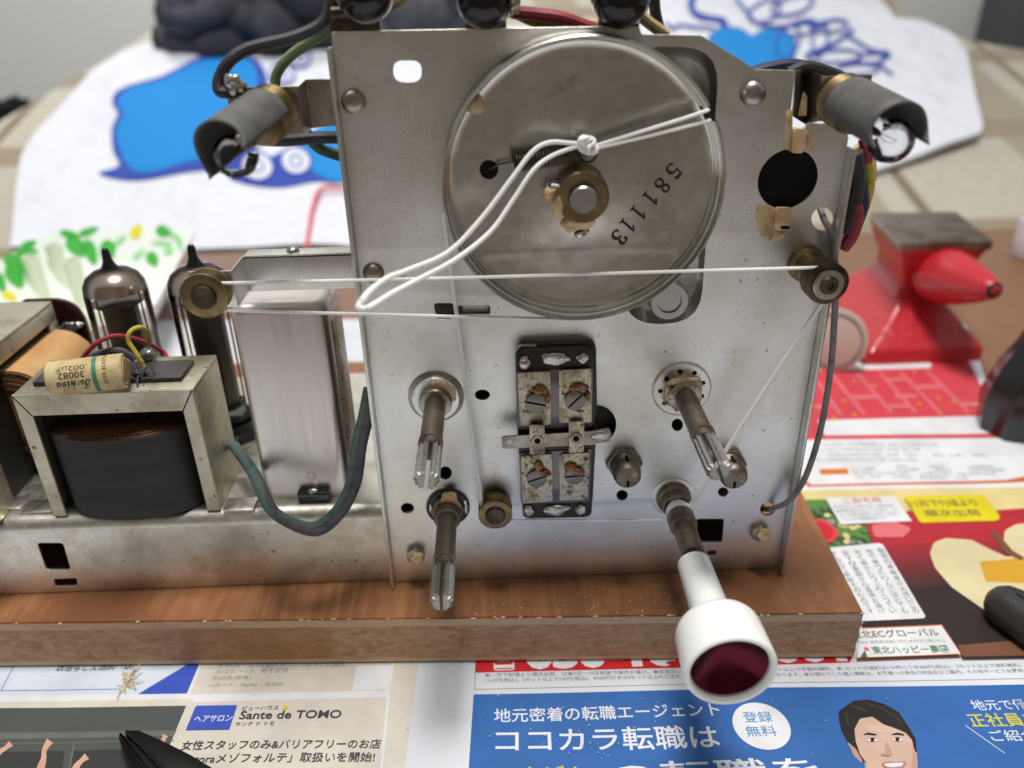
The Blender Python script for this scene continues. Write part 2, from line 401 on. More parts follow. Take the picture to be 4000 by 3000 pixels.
# ------------------------------------------------------------------ cushioned seat with plaid blanket and towel behind the table
SK, SY0, SZ0 = 0.27, 446.0, -12.0
SN = Vector((0, -SK, 1)).normalized()
def PL(x, y, off=0.0):
    d = ray(x, y); p0 = Vector((0, SY0, SZ0)) + SN * off
    return CAM + d * (SN.dot(p0 - CAM) / SN.dot(d))
def m_plaid():
    m, nt, p = newmat('beige_plaid_wool')
    vec = coords(nt)
    sep = nt.nodes.new('ShaderNodeSeparateXYZ'); nt.links.new(vec, sep.inputs[0])
    def band(o, per, a, b):
        d = nt.nodes.new('ShaderNodeMath'); d.operation = 'DIVIDE'; d.inputs[1].default_value = per; nt.links.new(o, d.inputs[0])
        fr = nt.nodes.new('ShaderNodeMath'); fr.operation = 'FRACT'; nt.links.new(d.outputs[0], fr.inputs[0])
        up = ramp(nt, fr.outputs[0], a, a + 0.03); dn = ramp(nt, fr.outputs[0], b, b + 0.03, 1, 0)
        mu = nt.nodes.new('ShaderNodeMath'); mu.operation = 'MULTIPLY'; nt.links.new(up, mu.inputs[0]); nt.links.new(dn, mu.inputs[1])
        return mu.outputs[0]
    c = mixc(nt, band(sep.outputs[0], 230, 0.28, 0.55), lin(194, 187, 170), lin(168, 155, 132))
    c = mixc(nt, band(sep.outputs[1], 190, 0.30, 0.52), c, lin(158, 142, 118))
    c = mixc(nt, band(sep.outputs[0], 230, 0.66, 0.71), c, lin(130, 112, 92))
    nt.links.new(c, p.inputs['Base Color']); p.inputs['Roughness'].default_value = 0.9
    p.inputs['Sheen Weight'].default_value = 0.3
    bump(nt, p, noi(nt, vec, 0.02, 4), 0.6, 0.012)
    return m
M['plaid'] = m_plaid()
out = [(-120, 640), (-120, 330), (0, 262), (120, 192), (240, 122), (325, 80), (350, 40), (385, -50), (900, -70), (1500, -70), (1900, -60), (1925, 22), (2000, 58), (2085, 90), (2150, 93), (2330, 118), (2400, 620)]
plan = [PL(*q, -4) for q in out]
bl = MB().prism(plan, -SN * 150, 10).build('plaid_blanket', 'plaid')
tag(bl, 'beige and brown plaid blanket spread over the seat behind the table, under the white towel', 'blanket')
# cushioned seat carrying the blanket
st = MB().prism([p - SN * 150.5 for p in plan], (0, 0, -520), 6).build('padded_seat', 'plaid')
tag(st, 'padded seat behind the table, covered by the plaid blanket', 'seat')

M['towel'] = pbr('white_towel_cloth', lin(226, 228, 236), 0.9, bmp=(0.010, 0.9, 0.03))
M['tblue'] = pbr('sky_blue_print', lin(20, 136, 212), 0.85); M['tnavy'] = pbr('navy_print', lin(50, 76, 170), 0.85)
tw = thing('printed_towel', 'white towel with blue print laid over the plaid blanket behind the table', 'towel', PL(500, 400, 0))
tout = [(30, 548), (42, 437), (52, 350), (80, 297), (147, 210), (210, 150), (266, 115), (367, 91), (525, 73), (717, 69), (1100, 72), (1380, 62), (1430, -30), (1885, -30), (1893, 0), (1910, 25), (1928, 50), (1984, 56), (2050, 84), (2085, 122), (2103, 196), (2120, 280), (2113, 297), (1998, 336), (1882, 371), (1600, 460), (1200, 530), (765, 546), (430, 546)]
def drape(bm, edge=14.0):
    bmesh.ops.triangulate(bm, faces=[f for f in bm.faces if len(f.verts) > 3])
    for _ in range(8):
        es = [e for e in bm.edges if e.calc_length() > edge]
        if not es: break
        bmesh.ops.subdivide_edges(bm, edges=es, cuts=1)
        bmesh.ops.triangulate(bm, faces=[f for f in bm.faces if len(f.verts) > 3])
    for v in bm.verts:
        p = v.co
        v.co = p + SN * (4.5 + 3.2 * math.sin(p.x * .026 + p.y * .014 + 2.0 * noise.noise(p * .006)) + 3.0 * noise.noise(p * .011 + Vector((7, 3, 1))))
tcl = MB().prism([PL(*q, 4) for q in tout], -SN * 4.5); drape(tcl.bm); tcl.build('cloth', 'towel', tw, smooth=60)
pr = MB()
def blobpoly(pts, off, mi, n=6):
    P = [Vector((a, b, 0)) for a, b in pts]
    N = len(P); o = []
    for i in range(N):
        p0, p1, p2, p3 = P[i - 1], P[i], P[(i + 1) % N], P[(i + 2) % N]
        for k in range(n):
            t = k / n
            o.append(0.5 * (2 * p1 + (p2 - p0) * t + (2 * p0 - 5 * p1 + 4 * p2 - p3) * t * t + (3 * p1 - p0 - 3 * p2 + p3) * t ** 3))
    pr.mat(mi).poly([PL(q.x, q.y, off) for q in o])
def ribbon(pts, w, off=6.4, mi=1, closed=False):
    P = catmull([Vector((a, b, 0)) for a, b in (pts + [pts[0]] if closed else pts)], 6)
    pr.mat(mi)
    for a, b in zip(P, P[1:]):
        d = (b - a).normalized(); n = Vector((-d.y, d.x, 0)) * w / 2
        a2, b2 = a - d * w * 0.3, b + d * w * 0.3
        pr.poly([PL(q.x, q.y, off) for q in (a2 + n, b2 + n, b2 - n, a2 - n)])
        off += 0.002
blobpoly([(215, 378), (258, 362), (246, 330), (244, 285), (258, 255), (246, 232), (262, 205), (350, 180), (430, 132), (500, 118), (556, 132), (580, 190), (560, 300), (540, 372), (420, 386), (300, 396)], 5.5, 1)
blobpoly([(262, 330), (254, 290), (270, 256), (258, 236), (280, 208), (356, 186), (432, 140), (500, 128), (545, 140), (556, 190), (530, 300), (500, 340), (420, 362), (330, 380), (284, 368)], 6.0, 0)
blobpoly([(500, 395), (540, 408), (610, 410), (680, 396), (740, 392), (740, 300), (668, 300), (690, 372), (600, 398)], 5.6, 1)
blobpoly([(655, 300), (740, 270), (750, 390), (690, 382), (664, 350)], 6.1, 0)
for cx, cy, rx, ry in ((558, 368, 34, 30), (640, 350, 32, 30), (690, 200, 30, 22), (610, 160, 26, 20), (650, 130, 22, 16)):
    pr.mat(2); pr.poly([PL(cx + rx * math.cos(t), cy + ry * math.sin(t), 6.3) for t in [k * math.pi / 16 for k in range(32)]])
    ribbon([(cx + rx * math.cos(t), cy + ry * math.sin(t)) for t in [k * math.pi / 8 for k in range(16)]], 5, 6.6, closed=True)
    ribbon([(cx + rx * .4 * math.cos(t), cy + ry * .4 * math.sin(t)) for t in [k * math.pi / 5 for k in range(10)]], 4, 6.6, closed=True)
ribbon([(610, 260), (640, 235), (700, 240), (730, 262)], 5)
# right-hand print: plain heart with loops
hp = [(1625, 108)]
heart = [(1622, 92), (1600, 74), (1565, 72), (1540, 86), (1532, 110), (1560, 170), (1640, 190), (1700, 160), (1712, 110), (1700, 84), (1668, 72), (1636, 80)]
blobpoly([(a * 1.0 + (a - 1622) * 0.05, b + (b - 120) * 0.05) for a, b in heart], 5.6, 1)
blobpoly(heart, 6.1, 0)
blobpoly([(1485, 8), (1502, 2), (1500, 30), (1530, 42), (1562, 46), (1572, 66), (1560, 72), (1545, 58), (1510, 54), (1488, 36)], 5.8, 1)
ribbon([(1438, 60), (1450, 72), (1470, 66), (1500, 72), (1540, 72)], 6)
for cx, cy, rx, ry in ((1650, 30, 34, 24), (1710, 20, 44, 18), (1730, 66, 36, 20), (1700, 100, 26, 40), (1770, 92, 18, 40), (1800, 130, 60, 16), (1850, 160, 46, 16), (1790, 60, 40, 14), (1880, 130, 30, 12)):
    ribbon([(cx + rx * math.cos(t + .4), cy + ry * math.sin(t)) for t in [k * math.pi / 7 for k in range(14)]], 5.5, closed=True)
ribbon([(1590, 0), (1612, 30), (1640, 60), (1690, 62), (1740, 52), (1780, 60)], 7)
ribbon([(1740, 130), (1800, 100), (1830, 74), (1842, 66)], 8)
ribbon([(1830, 78), (1880, 110), (1920, 120), (1900, 140), (1926, 168)], 7)
drape(pr.bm); pr.build('blue_print', ['tblue', 'tnavy', 'towel'], tw, smooth=60)

M['dcloth'] = pbr('charcoal_knit', lin(52, 52, 58), 0.95, var=(0.01, lin(78, 78, 86), 0.45, 0.6), bmp=(0.03, 0.8, 0.01))
dc = MB(); random.seed(21)
def clump(x0, x1, yb, rows):
    for k in range(rows):
        y = yb - k * 17
        pts = [PL(x0 + (x1 - x0) * t + random.uniform(-12, 12), y + random.uniform(-9, 9) + 14 * math.sin(t * 5 + k * 1.7), 14 + 9 * k + random.uniform(-6, 8)) for t in [i / 6 for i in range(7)]]
        ph = random.random() * 6
        dc.tube(pts, lambda t: (26 + 7 * math.sin(t * 9 + ph)) * max(.25, math.sin(math.pi * min(1, max(0, t * .94 + .03)))) ** .35, 14, 8)
clump(350, 730, 84, 7); clump(800, 1010, 58, 6)
tag(dc.build('dark_clothes', 'dcloth', smooth=180), 'crumpled charcoal clothes heaped on the blanket above the white towel', 'clothes')
fb = MB()
for k, (x, y, r) in enumerate([(-30, 262, 40), (10, 258, 34), (40, 240, 28), (-20, 280, 34)]):
    c = PY(x, y, 900); pxmm = (proj(c + Vector((1, 0, 0)))[0] - proj(c)[0])
    fb.blob(c, (r / pxmm, r / pxmm, r / pxmm), k, 0.35, 4, 2.5)
M['fur'] = pbr('black_pile', (0.006, 0.006, 0.007, 1), 0.95, bmp=(0.2, 0.8, 0.004))
tag(fb.build('black_cushion', 'fur', smooth=180), 'black furry cushion at the left edge behind the blanket', 'cushion')
wq = PY(2204, 567, 350); wq2 = PY(2240, 482, 350)
M['whitebox'] = pbr('white_card', lin(226, 222, 226), 0.7, var=(0.05, lin(206, 196, 206), 0.4, 0.6))
tag(MB().box((wq.x, 350, 0.2), (wq.x + 60, 366, wq2.z), 1.5).build('white_carton', 'whitebox'), 'white carton at the right edge behind the red anvil', 'carton')
gq = PY(2200, 18, 1180)
M['greycase'] = pbr('dark_grey_case', lin(80, 80, 84), 0.6)
tag(MB().box((gq.x, 1180, -750), (gq.x + 120, 1290, gq.z + 20), 4).build('grey_post', 'greycase'), 'dark grey post in the top right corner before the wall', 'post')
rc = MB().tube([PL(660, 552, 13), PL(668, 500, 13), PL(676, 450, 13), PL(690, 412, 13), PL(720, 404, 13), PL(780, 408, 13)], 2.0, 8)
tag(rc.build('red_lead', wire('pink_red_wire', lin(226, 90, 104))), 'thin pinkish red wire curving over the white towel', 'wire')

# ------------------------------------------------------------------ leaf-patterned tray with cream plastic parts
M['leafpaper'] = pbr('glossy_white_paper', lin(236, 240, 234), 0.35)
M['leaf'] = pbr('green_leaf_print', lin(70, 176, 66), 0.4); M['leaf2'] = pbr('pale_leaf_print', lin(160, 214, 160), 0.4); M['leafy'] = pbr('yellow_print', lin(230, 216, 40), 0.4)
M['creampl'] = pbr('cream_plastic', lin(226, 232, 208), 0.3)
tr = thing('leaf_patterned_tray', 'white paper tray printed with green leaves, left behind the glass tubes', 'tray', PZ(180, 640, 0.4))
rim = [PZ(a, b, 40) for a, b in ((-60, 590), (130, 497), (424, 494), (336, 655), (-110, 830))]
cen = sum(rim, Vector()) / 5
bot = [Vector((cen.x + (q.x - cen.x) * 0.62, cen.y + (q.y - cen.y) * 0.62, 1.0)) for q in rim]
w = MB(); bv_ = [w.bm.verts.new(q) for q in bot]; rv_ = [w.bm.verts.new(q) for q in rim]
w.face(bv_)
for i in range(5):
    j = (i + 1) % 5; w.face([bv_[i], bv_[j], rv_[j], rv_[i]])
lv = w
def onpl(x, y, p0, n):
    d = ray(x, y); return CAM + d * (n.dot(p0 - CAM) / n.dot(d))
def leafs(i, items):
    j = (i + 1) % 5
    n = (rim[j] - rim[i]).cross(bot[i] - rim[i]).normalized()
    if n.dot(CAM - rim[i]) < 0: n = -n
    p0 = rim[i] + n * 0.75
    for x, y, rx, ry, a, mi in items:
        ca, sa = math.cos(math.radians(a)), math.sin(math.radians(a))
        pts = []
        for k in range(20):
            t = 2 * math.pi * k / 20
            u, v = 1.2 * rx * math.cos(t), 1.35 * ry * math.sin(t) * (1 - 0.25 * math.cos(t))
            pts.append(onpl(x + u * ca - v * sa, y + u * sa + v * ca, p0, n))
        lv.mat(mi + 1).poly(pts)
leafs(1, [(165, 533, 22, 13, 50, 0), (196, 545, 24, 10, 70, 0), (233, 545, 22, 12, 90, 0), (150, 506, 18, 6, 10, 0), (192, 500, 18, 6, -20, 0), (295, 500, 14, 8, -60, 2), (354, 500, 14, 9, 20, 0), (365, 540, 9, 9, 0, 1), (330, 560, 14, 9, 60, 0), (380, 512, 14, 5, 40, 1), (260, 520, 14, 5, -40, 1), (300, 550, 14, 5, -40, 1), (350, 525, 18, 4, 0, 1), (390, 530, 10, 5, 80, 1)])
leafs(0, [(36, 570, 28, 11, 30, 0), (32, 596, 24, 13, 60, 0), (58, 545, 20, 8, 0, 0), (62, 528, 14, 6, -20, 0), (0, 610, 18, 8, 70, 0), (20, 640, 14, 6, 20, 2)])
to = lv.build('tray_shell', ['leafpaper', 'leaf', 'leaf2', 'leafy'], tr, smooth=0)
sm = to.modifiers.new('Solidify', 'SOLIDIFY'); sm.thickness = 0.0012; sm.offset = 0
for (bx, by, tx, ty, r, lb) in ((100, 668, 74, 553, 5.2, 'cream plastic tube nearest the left edge, in the leaf tray'), (146, 640, 121, 528, 5.2, 'tallest cream plastic tube, middle one in the leaf tray'), (184, 668, 178, 560, 5.4, 'cream plastic tube right of the tallest, in the leaf tray')):
    b = PZ(bx, by, 2.6); z1 = PY(tx, ty, b.y).z
    o = MB().lathe((b.x, b.y, 2.6), (0, 0, 1), [(0, 0), (0, r), (z1 - 2.6, r), (z1 - 2.6, r * 0.62), (z1 - 12, r * 0.6), (z1 - 12, 0)], 28).build('cream_tube', 'creampl')
    tag(o, lb, 'plastic tube', 'cream plastic tubes in the leaf tray')
b = PZ(180, 700, 2.6)
tag(MB().box((b.x - 14, b.y - 5, 2.6), (b.x + 14, b.y + 5, 12), 1.5).build('cream_clip', 'creampl'), 'small cream plastic block below the tubes in the leaf tray', 'plastic part')

# ------------------------------------------------------------------ red anvil
M['redpaint'] = pbr('glossy_red_enamel', lin(190, 40, 48), 0.36, coat=0.25, bmp=(0.2, 0.5, 0.0014), spots=[(0.10, 0.68, 0.695, lin(84, 70, 66)), (0.05, 0.55, 0.7, lin(176, 34, 42))])
M['anvilface'] = pbr('worn_anvil_face', lin(158, 144, 130), 0.35, 0.9, var=(0.06, lin(120, 104, 90), 0.4, 0.65), bmp=(0.5, 0.3, 0.0005))
AX, AY = 244.0, 240.0
an = thing('bench_anvil', 'small red anvil with bare steel face and horn, right of the radio', 'anvil', (AX, AY, 0))
bd = MB()
secs = [(0.4, 33, 52, 241, 240), (8, 33, 52, 241, 240), (10, 31.5, 50, 241, 240), (17, 24, 42, 242, 240), (25, 16, 31, 244, 240), (34, 12, 25, 246, 240), (43, 14, 26, 248, 239), (52, 21, 31, 250, 237), (60, 25, 31, 251, 236)]
prev = None
for z, hx, hy, ox, oy in secs:
    cs = fillet([(-hx - .14 * 0, -hy), (hx, -hy), (hx, hy), (-hx, hy)], 4, 5)
    ring = [bd.bm.verts.new((ox + a + (.16 * c if z > 30 else .03 * c), oy + c, z)) for a, c in cs]
    if prev:
        for i in range(len(ring)): bd.face([prev[i], prev[(i + 1) % len(ring)], ring[(i + 1) % len(ring)], ring[i]])
    else: bd.face(ring[::-1])
    prev = ring
bd.face(prev)
bd.build('body', 'redpaint', an, smooth=50)
fpz = [PZ(x, y, 65) for x, y in ((1944, 526), (2147, 521), (2066, 457), (1880, 459))]
MB().prism([Vector((p.x, p.y, 60.1)) for p in fpz], (0, 0, 4.9), 0.6).build('face_plate', 'anvilface', an)
r0, r1 = Vector((249, 210, 45)), Vector((250.5, 160, 54))
ha = (r1 - r0).normalized(); hl = (r1 - r0).length
MB().lathe(r0, ha, [(0, 0), (0, 15.5), (10, 15.2), (22, 13), (34, 9.8), (hl - 6, 6.2), (hl - 1.5, 4.2), (hl, 2), (hl, 0)], 36).build('horn', 'redpaint', an, smooth=50)
MB().lathe(r1 - ha * 1.6, ha, [(0, 4.3), (1.0, 3.6), (1.8, 0)], 24).build('horn_tip', 'core', an)
M['paledisc'] = pbr('pale_pinkish_plastic', lin(196, 172, 160), 0.5)
pc_ = PY(1828, 585, 186); dn = (CAM - pc_).normalized(); dn.z = .25; dn.normalize(); dr_ = 17.5
pc_.z = dr_ * .97 + .8
pd = thing('pale_disc', 'pale pinkish round disc with dark ring leaning between the radio and the red anvil', 'disc', (pc_.x, pc_.y, .4))
MB().lathe(pc_, dn, [(-1.5, 0), (-1.5, dr_), (0, dr_), (.4, dr_ - 1), (.4, 0)], 48).build('plate', 'paledisc', pd)
uu = dn.orthogonal().normalized(); ww = dn.cross(uu)
MB().tube([pc_ + dn * .5 + (uu * math.cos(t) + ww * math.sin(t)) * (dr_ - 3) for t in [2 * math.pi * k / 40 for k in range(41)]], .6, 8, 0).build('ring', 'wgrey', pd)

# ------------------------------------------------------------------ black tool handle with rod, dark handle, pliers
c0 = PZ(2192, 925, 0.4); zt = PY(2190, 712, c0.y).z
bt = thing('black_tool', 'black faceted tool handle standing upright with thin steel rod, at the right edge', 'tool', c0)
MB().lathe(c0, (0, 0, 1), [(0, 0), (0, 17), (10, 18.5), (16, 19), (zt * .62, 15), (zt * .82, 10), (zt * .95, 8), (zt, 6), (zt, 0)], 8).build('handle', 'blackpl', bt, smooth=20)
MB().cyl((c0.x + 1.5, c0.y, zt), (c0.x + 5, c0.y + 3, zt + 42), 2.0).build('rod', 'bright', bt)
MB().cyl((c0.x + 1.5, c0.y, zt - .1), (c0.x + 1.8, c0.y, zt + 5), 4.0, 20, 0.6).build('ferrule', 'bright', bt)
a, b = PZ(2168, 1305, 8), PZ(2420, 1480, 8)
M['rubber'] = pbr('dark_rubber', lin(48, 46, 44), 0.45, bmp=(0.6, 0.3, 0.0006))
h = MB()
L = (b - a).length
h.lathe(a, b - a, [(-5.6, 0), (-5.3, 2.2), (-4, 4.6), (-1.5, 6.6), (2, 7.6), (L, 8.2), (L, 0)], 28)
u_ = (b - a).normalized(); s_ = u_.cross(Vector((0, 0, 1)))
h.prism([a + Vector((0, 0, 7.2)) + s_ * 1.0 + u_ * 3, a + Vector((0, 0, 7.2)) - s_ * 1.0 + u_ * 3, b + Vector((0, 0, 7.6)) - s_, b + Vector((0, 0, 7.6)) + s_], (0, 0, 1.0), 0.3)
tag(h.build('hand_tool', 'rubber', smooth=40), 'dark rubbery tool end lying on the apple picture, at the right edge', 'tool')
pl = thing('pliers', 'black needle nose pliers pointing in from the bottom edge at the left', 'pliers', PZ(330, 1650, 0.8))
M['plier'] = pbr('blued_steel', lin(70, 68, 68), 0.3, 1.0, bmp=(1.2, 0.3, 0.0002), spots=[(0.6, 0.66, 0.74, lin(110, 106, 102))])
def jaw(pts, z0, z1, nm):
    P = [PZ(q[0], q[1], z1) for q in pts]
    MB().prism([Vector((p.x, p.y, z0)) for p in P], (0, 0, z1 - z0), 0.9).build(nm, 'plier', pl, smooth=30)
jaw([(266, 1575), (280, 1573), (300, 1578), (350, 1600), (410, 1630), (480, 1672), (560, 1730), (500, 1800), (430, 1740), (380, 1692), (330, 1640), (294, 1604), (272, 1586)], 1.0, 7.5, 'upper_jaw')
jaw([(256, 1580), (264, 1580), (272, 1592), (292, 1609), (326, 1645), (374, 1697), (420, 1745), (440, 1800), (360, 1800), (310, 1720), (280, 1655), (262, 1612), (254, 1590)], 0.9, 7.0, 'lower_jaw')
tt = MB()
for k in range(26):
    t = k / 26; q = PZ(292 + (374 - 292) * t, 1606 + (1694 - 1606) * t, 5.5)
    tt.box((q.x - .35, q.y - .35, 1.2), (q.x + .35, q.y + .35, 7.3))
tt.build('teeth', 'plier', pl)
# ------------------------------------------------------------------ wooden board under the radio
BT = 20.0
bp1, bp0 = PZ(1867, 1325, BT), PZ(0, 1347, BT)
bx = (bp1 - bp0).normalized()
byv = (PZ(1727, 1053, BT) - bp1).normalized()
bl0 = bp1 - bx * 470
M['boardtop'] = m_wood('reddish_brown_board', lin(168, 115, 76), lin(141, 93, 60), lin(124, 79, 50), 0.30, 0.03, 0.42, (1, 0.07, 1))
def m_boardedge():
    m, nt, p = newmat('chipboard_edge')
    vec = coords(nt); sep = nt.nodes.new('ShaderNodeSeparateXYZ'); nt.links.new(vec, sep.inputs[0])
    x, z = sep.outputs[0], sep.outputs[2]
    f = noi(nt, coords(nt, (.6, 1, 1.5)), 0.35, 7, 0.75, 0.5)
    core = mixc(nt, ramp(nt, f, 0.38, 0.62), lin(194, 156, 118), lin(164, 126, 94))
    core = mixc(nt, ramp(nt, noi(nt, vec, 0.10, 7, 0.8), 0.52, 0.68), core, lin(150, 108, 74))
    sx0, sx1 = bp0.x + 54, bp0.x + 106
    def mul(a, b_):
        mu = nt.nodes.new('ShaderNodeMath'); mu.operation = 'MULTIPLY'; nt.links.new(a, mu.inputs[0]); nt.links.new(b_, mu.inputs[1]); return mu.outputs[0]
    st_ = mul(ramp(nt, x, sx0, sx0 + 7), ramp(nt, x, sx1 - 3, sx1 + 3, 1, 0))
    core = mixc(nt, mul(st_, ramp(nt, noi(nt, vec, 0.08, 3), 0.25, 0.6, 0.2, 0.7)), core, lin(160, 112, 68))
    skin = mixc(nt, ramp(nt, noi(nt, coords(nt, (.3, .3, 3)), 0.3, 4), 0.4, 0.7), lin(204, 174, 144), lin(190, 158, 128))
    band = nt.nodes.new('ShaderNodeMath'); band.operation = 'MAXIMUM'
    nt.links.new(ramp(nt, z, 16.6, 17.0), band.inputs[0]); nt.links.new(ramp(nt, z, 2.6, 3.0, 1, 0), band.inputs[1])
    nt.links.new(mixc(nt, band.outputs[0], core, skin), p.inputs['Base Color'])
    p.inputs['Roughness'].default_value = 0.75
    bump(nt, p, f, 0.5, 0.0006)
    return m
M['boardedge'] = m_boardedge()
wb_ = MB()
c4 = [bl0, bp1, bp1 + byv * 190, bl0 + byv * 190]
zb = 0.75
tops = [Vector((c.x, c.y, BT)) for c in c4]; bots = [Vector((c.x, c.y, zb)) for c in c4]
wb_.mat(0).poly(tops).mat(1).poly(bots[::-1])
for i in range(4): wb_.poly([bots[i], bots[(i + 1) % 4], tops[(i + 1) % 4], tops[i]])
bmesh.ops.remove_doubles(wb_.bm, verts=wb_.bm.verts, dist=1e-4)
rb_ = bmesh.ops.bevel(wb_.bm, geom=list(wb_.bm.edges), offset=.5, segments=2, affect='EDGES')
wb_.mat(2)
M['chip'] = pbr('pale_wood_splinter', lin(220, 190, 150), 0.8)
for k in range(36):
    q = bp0 + (bp1 - bp0) * random.random()
    wb_.blob((q.x, q.y + random.uniform(-.1, .3), BT - .1), (random.uniform(.3, 1.1), random.uniform(.2, .32), random.uniform(.1, .28)), k, 0.4, 1)
board = wb_.build('wooden_board', ['boardtop', 'boardedge', 'chip'], smooth=0)
tag(board, 'thick reddish brown wooden board with worn tan front edge, under the radio chassis', 'board')

# ------------------------------------------------------------------ newspaper with its advertisements
def pc(r, g, b): return lin(r, g, b, 0.88)
PRN = {}
def pm(name, rgb, rough=0.45):
    c_ = pc(*rgb); M[name] = pbr('print_' + name, c_, rough, spec=0.35, var=(0.06, tuple(min(1, x * 0.86 + .004) for x in c_[:3]) + (1,), 0.35, 0.7), spots=[(1.6, 0.60, 0.72, tuple(min(1, x * 1.12 + .01) for x in c_[:3]) + (1,))])
M['paper'] = pbr('newsprint_paper', pc(232, 234, 238), 0.5, var=(0.012, pc(224, 226, 232), 0.4, 0.6), bmp=(0.006, 0.6, 0.02), spec=0.35)
for n_, c_ in dict(pbeige=(228, 220, 206), pwhite=(240, 240, 242), pdark=(86, 90, 86), pdark2=(62, 64, 62), pdark3=(112, 116, 110), pblue=(64, 92, 196), pink=(226, 176, 150), pgrey=(70, 70, 72), plgrey=(150, 152, 158),
                   pred=(212, 36, 44), prose=(222, 72, 84), plrose=(232, 118, 126), pjob=(54, 108, 180), pyellow=(236, 216, 30), pfade=(236, 216, 150), pgreen=(96, 140, 70), pdgreen=(62, 88, 60), papple=(190, 44, 56), pdapple=(110, 32, 38),
                   pflesh=(232, 216, 170), porange=(226, 170, 50), pbrown=(128, 84, 62), pnight=(52, 40, 38), pnight2=(74, 46, 42), pskin=(222, 186, 166), phair=(40, 34, 32), plip=(196, 140, 130), ptag=(224, 126, 44), plblue=(84, 150, 204), pgtext=(58, 118, 66), pedge=(220, 110, 60), psblue=(222, 230, 242), pskin2=(204, 160, 138)).items(): pm(n_, c_)
NZ = 0.4
np_ = thing('newspaper', 'spread newspaper page with coloured advertisements, on the table under the board', 'newspaper', (0, -60, 0))
page = [PZ(-200, 700, NZ), PZ(600, 690, NZ), PZ(1780, 686, NZ), PZ(2030, 660, NZ), PZ(2089, 706, NZ), PZ(2155, 896, NZ), PZ(2330, 1200, NZ)]
page += [Vector((260, -330, NZ)), Vector((-330, -330, NZ))]
PAGE = page
def wav(x, y):
    p = Vector((x, y, 0)); t = p - bp1; nrm = Vector((bx.y, -bx.x, 0))
    along, out = t.dot(bx), t.dot(nrm)
    d = max(along, out, 0.0)
    k = max(0.0, min(1.0, d / 22.0)); k = k * k * (3 - 2 * k)
    amp = 1.5 if out > 0 and out > along else 0.9
    return amp * k * (0.5 + 0.5 * math.sin(x * .043 + 1.2 * math.sin(y * .031) + y * .012)) * (0.6 + 0.4 * noise.noise(p * .012))
def ripple(bm, edge=6.5):
    bmesh.ops.triangulate(bm, faces=[f for f in bm.faces if len(f.verts) > 3])
    for _ in range(7):
        es = [e for e in bm.edges if e.calc_length() > edge]
        if not es: break
        bmesh.ops.subdivide_edges(bm, edges=es, cuts=1)
        bmesh.ops.triangulate(bm, faces=[f for f in bm.faces if len(f.verts) > 3])
    for v in bm.verts:
        if v.co.z > .2: v.co.z += wav(v.co.x, v.co.y)
pg_ = MB().prism([Vector((p.x, p.y, 0.15)) for p in PAGE], (0, 0, NZ - 0.15)); ripple(pg_.bm, 6.0); pg_.build('page', 'paper', np_, smooth=40)
class Print(MB):
    def __init__(s, mats): super().__init__(); s.mats = mats; s.z = NZ + 0.06
    def m(s, name):
        if name not in s.mats: s.mats.append(name)
        s.mi = s.mats.index(name); return s
    def area(s, name, pts, up=True):
        s.m(name).poly([PZ(a, b, s.z) for a, b in pts])
        s.z += 0.016; return s
    def line(s, name, a, b, w):
        A, B = PZ(*a, s.z), PZ(*b, s.z); d = (B - A).normalized(); n = Vector((-d.y, d.x, 0)) * w / 2
        s.m(name).poly([A + n, B + n, B - n, A - n]); return s
    def disc(s, name, c, rx, ry, n=40, rot=0.0):
        C = PZ(*c, s.z); s.m(name).poly([C + Vector((rx * math.cos(t) * math.cos(rot) - ry * math.sin(t) * math.sin(rot), rx * math.cos(t) * math.sin(rot) + ry * math.sin(t) * math.cos(rot), 0)) for t in [2 * math.pi * k / n for k in range(n)]]); s.z += 0.016; return s
    def word(s, name, body, a, b, h, bold=0.0, shear=0.0, vert=False):
        """a, b: photo points of the lower left / lower right of the glyph box; h: height in photo px"""
        A, B = PZ(*a, s.z), PZ(*b, s.z)
        u = B - A; n = Vector((-u.y, u.x, 0)).normalized()
        k = h / max(1e-6, abs(proj(A + n)[1] - proj(A)[1]))
        s.m(name).text(body, lambda x, y: A + u * x + n * (k * y), bold, shear); return s
# -- left advertisement (salon)
P_ = Print(['pbeige'])
P_.area('psblue', [(-60, 1425), (433, 1425), (404, 1506), (-60, 1508)])
P_.area('pbeige', [(436, 1420), (905, 1420), (866, 1720), (-60, 1720), (-60, 1508), (405, 1506)])
P_.area('pwhite', [(-60, 1503), (405, 1499), (432, 1425), (438, 1425), (412, 1503), (840, 1492), (846, 1425), (852, 1425), (842, 1500), (415, 1512), (-60, 1517)])
P_.area('pwhite', [(418, 1512), (842, 1500), (824, 1700), (818, 1700), (836, 1507), (418, 1520)])
P_.area('pblue', [(298, 1501), (404, 1500), (432, 1430), (412, 1430)])
P_.line('pblue', (34, 1430), (2, 1492), 0.22); P_.line('pblue', (2, 1492), (262, 1489), 0.22)
P_.word('pgrey', '鉄道など交通網へ◎。', (118, 1451), (286, 1447), 22)
P_.word('plgrey', '⊛10:00～22:00(最終受付21:00) ※予約優先', (469, 1445), (746, 1441), 14)
P_.word('plgrey', '⊛12/31～1/3、他不定休', (463, 1457), (622, 1453), 12)
P_.word('plgrey', 'Ⓟ25台(共有)', (456, 1472), (540, 1471), 12)
P_.word('plgrey', '▭カード・PayPay・他対応', (448, 1487), (611, 1485), 11)
P_.area('pwhite', [(770, 1438), (846, 1436), (838, 1490), (760, 1493)])
P_.area('pdark', [(-60, 1530), (403, 1527), (368, 1610), (330, 1720), (-60, 1720)])
P_.area('pdark3', [(-60, 1583), (382, 1580), (376, 1592), (-60, 1597)])
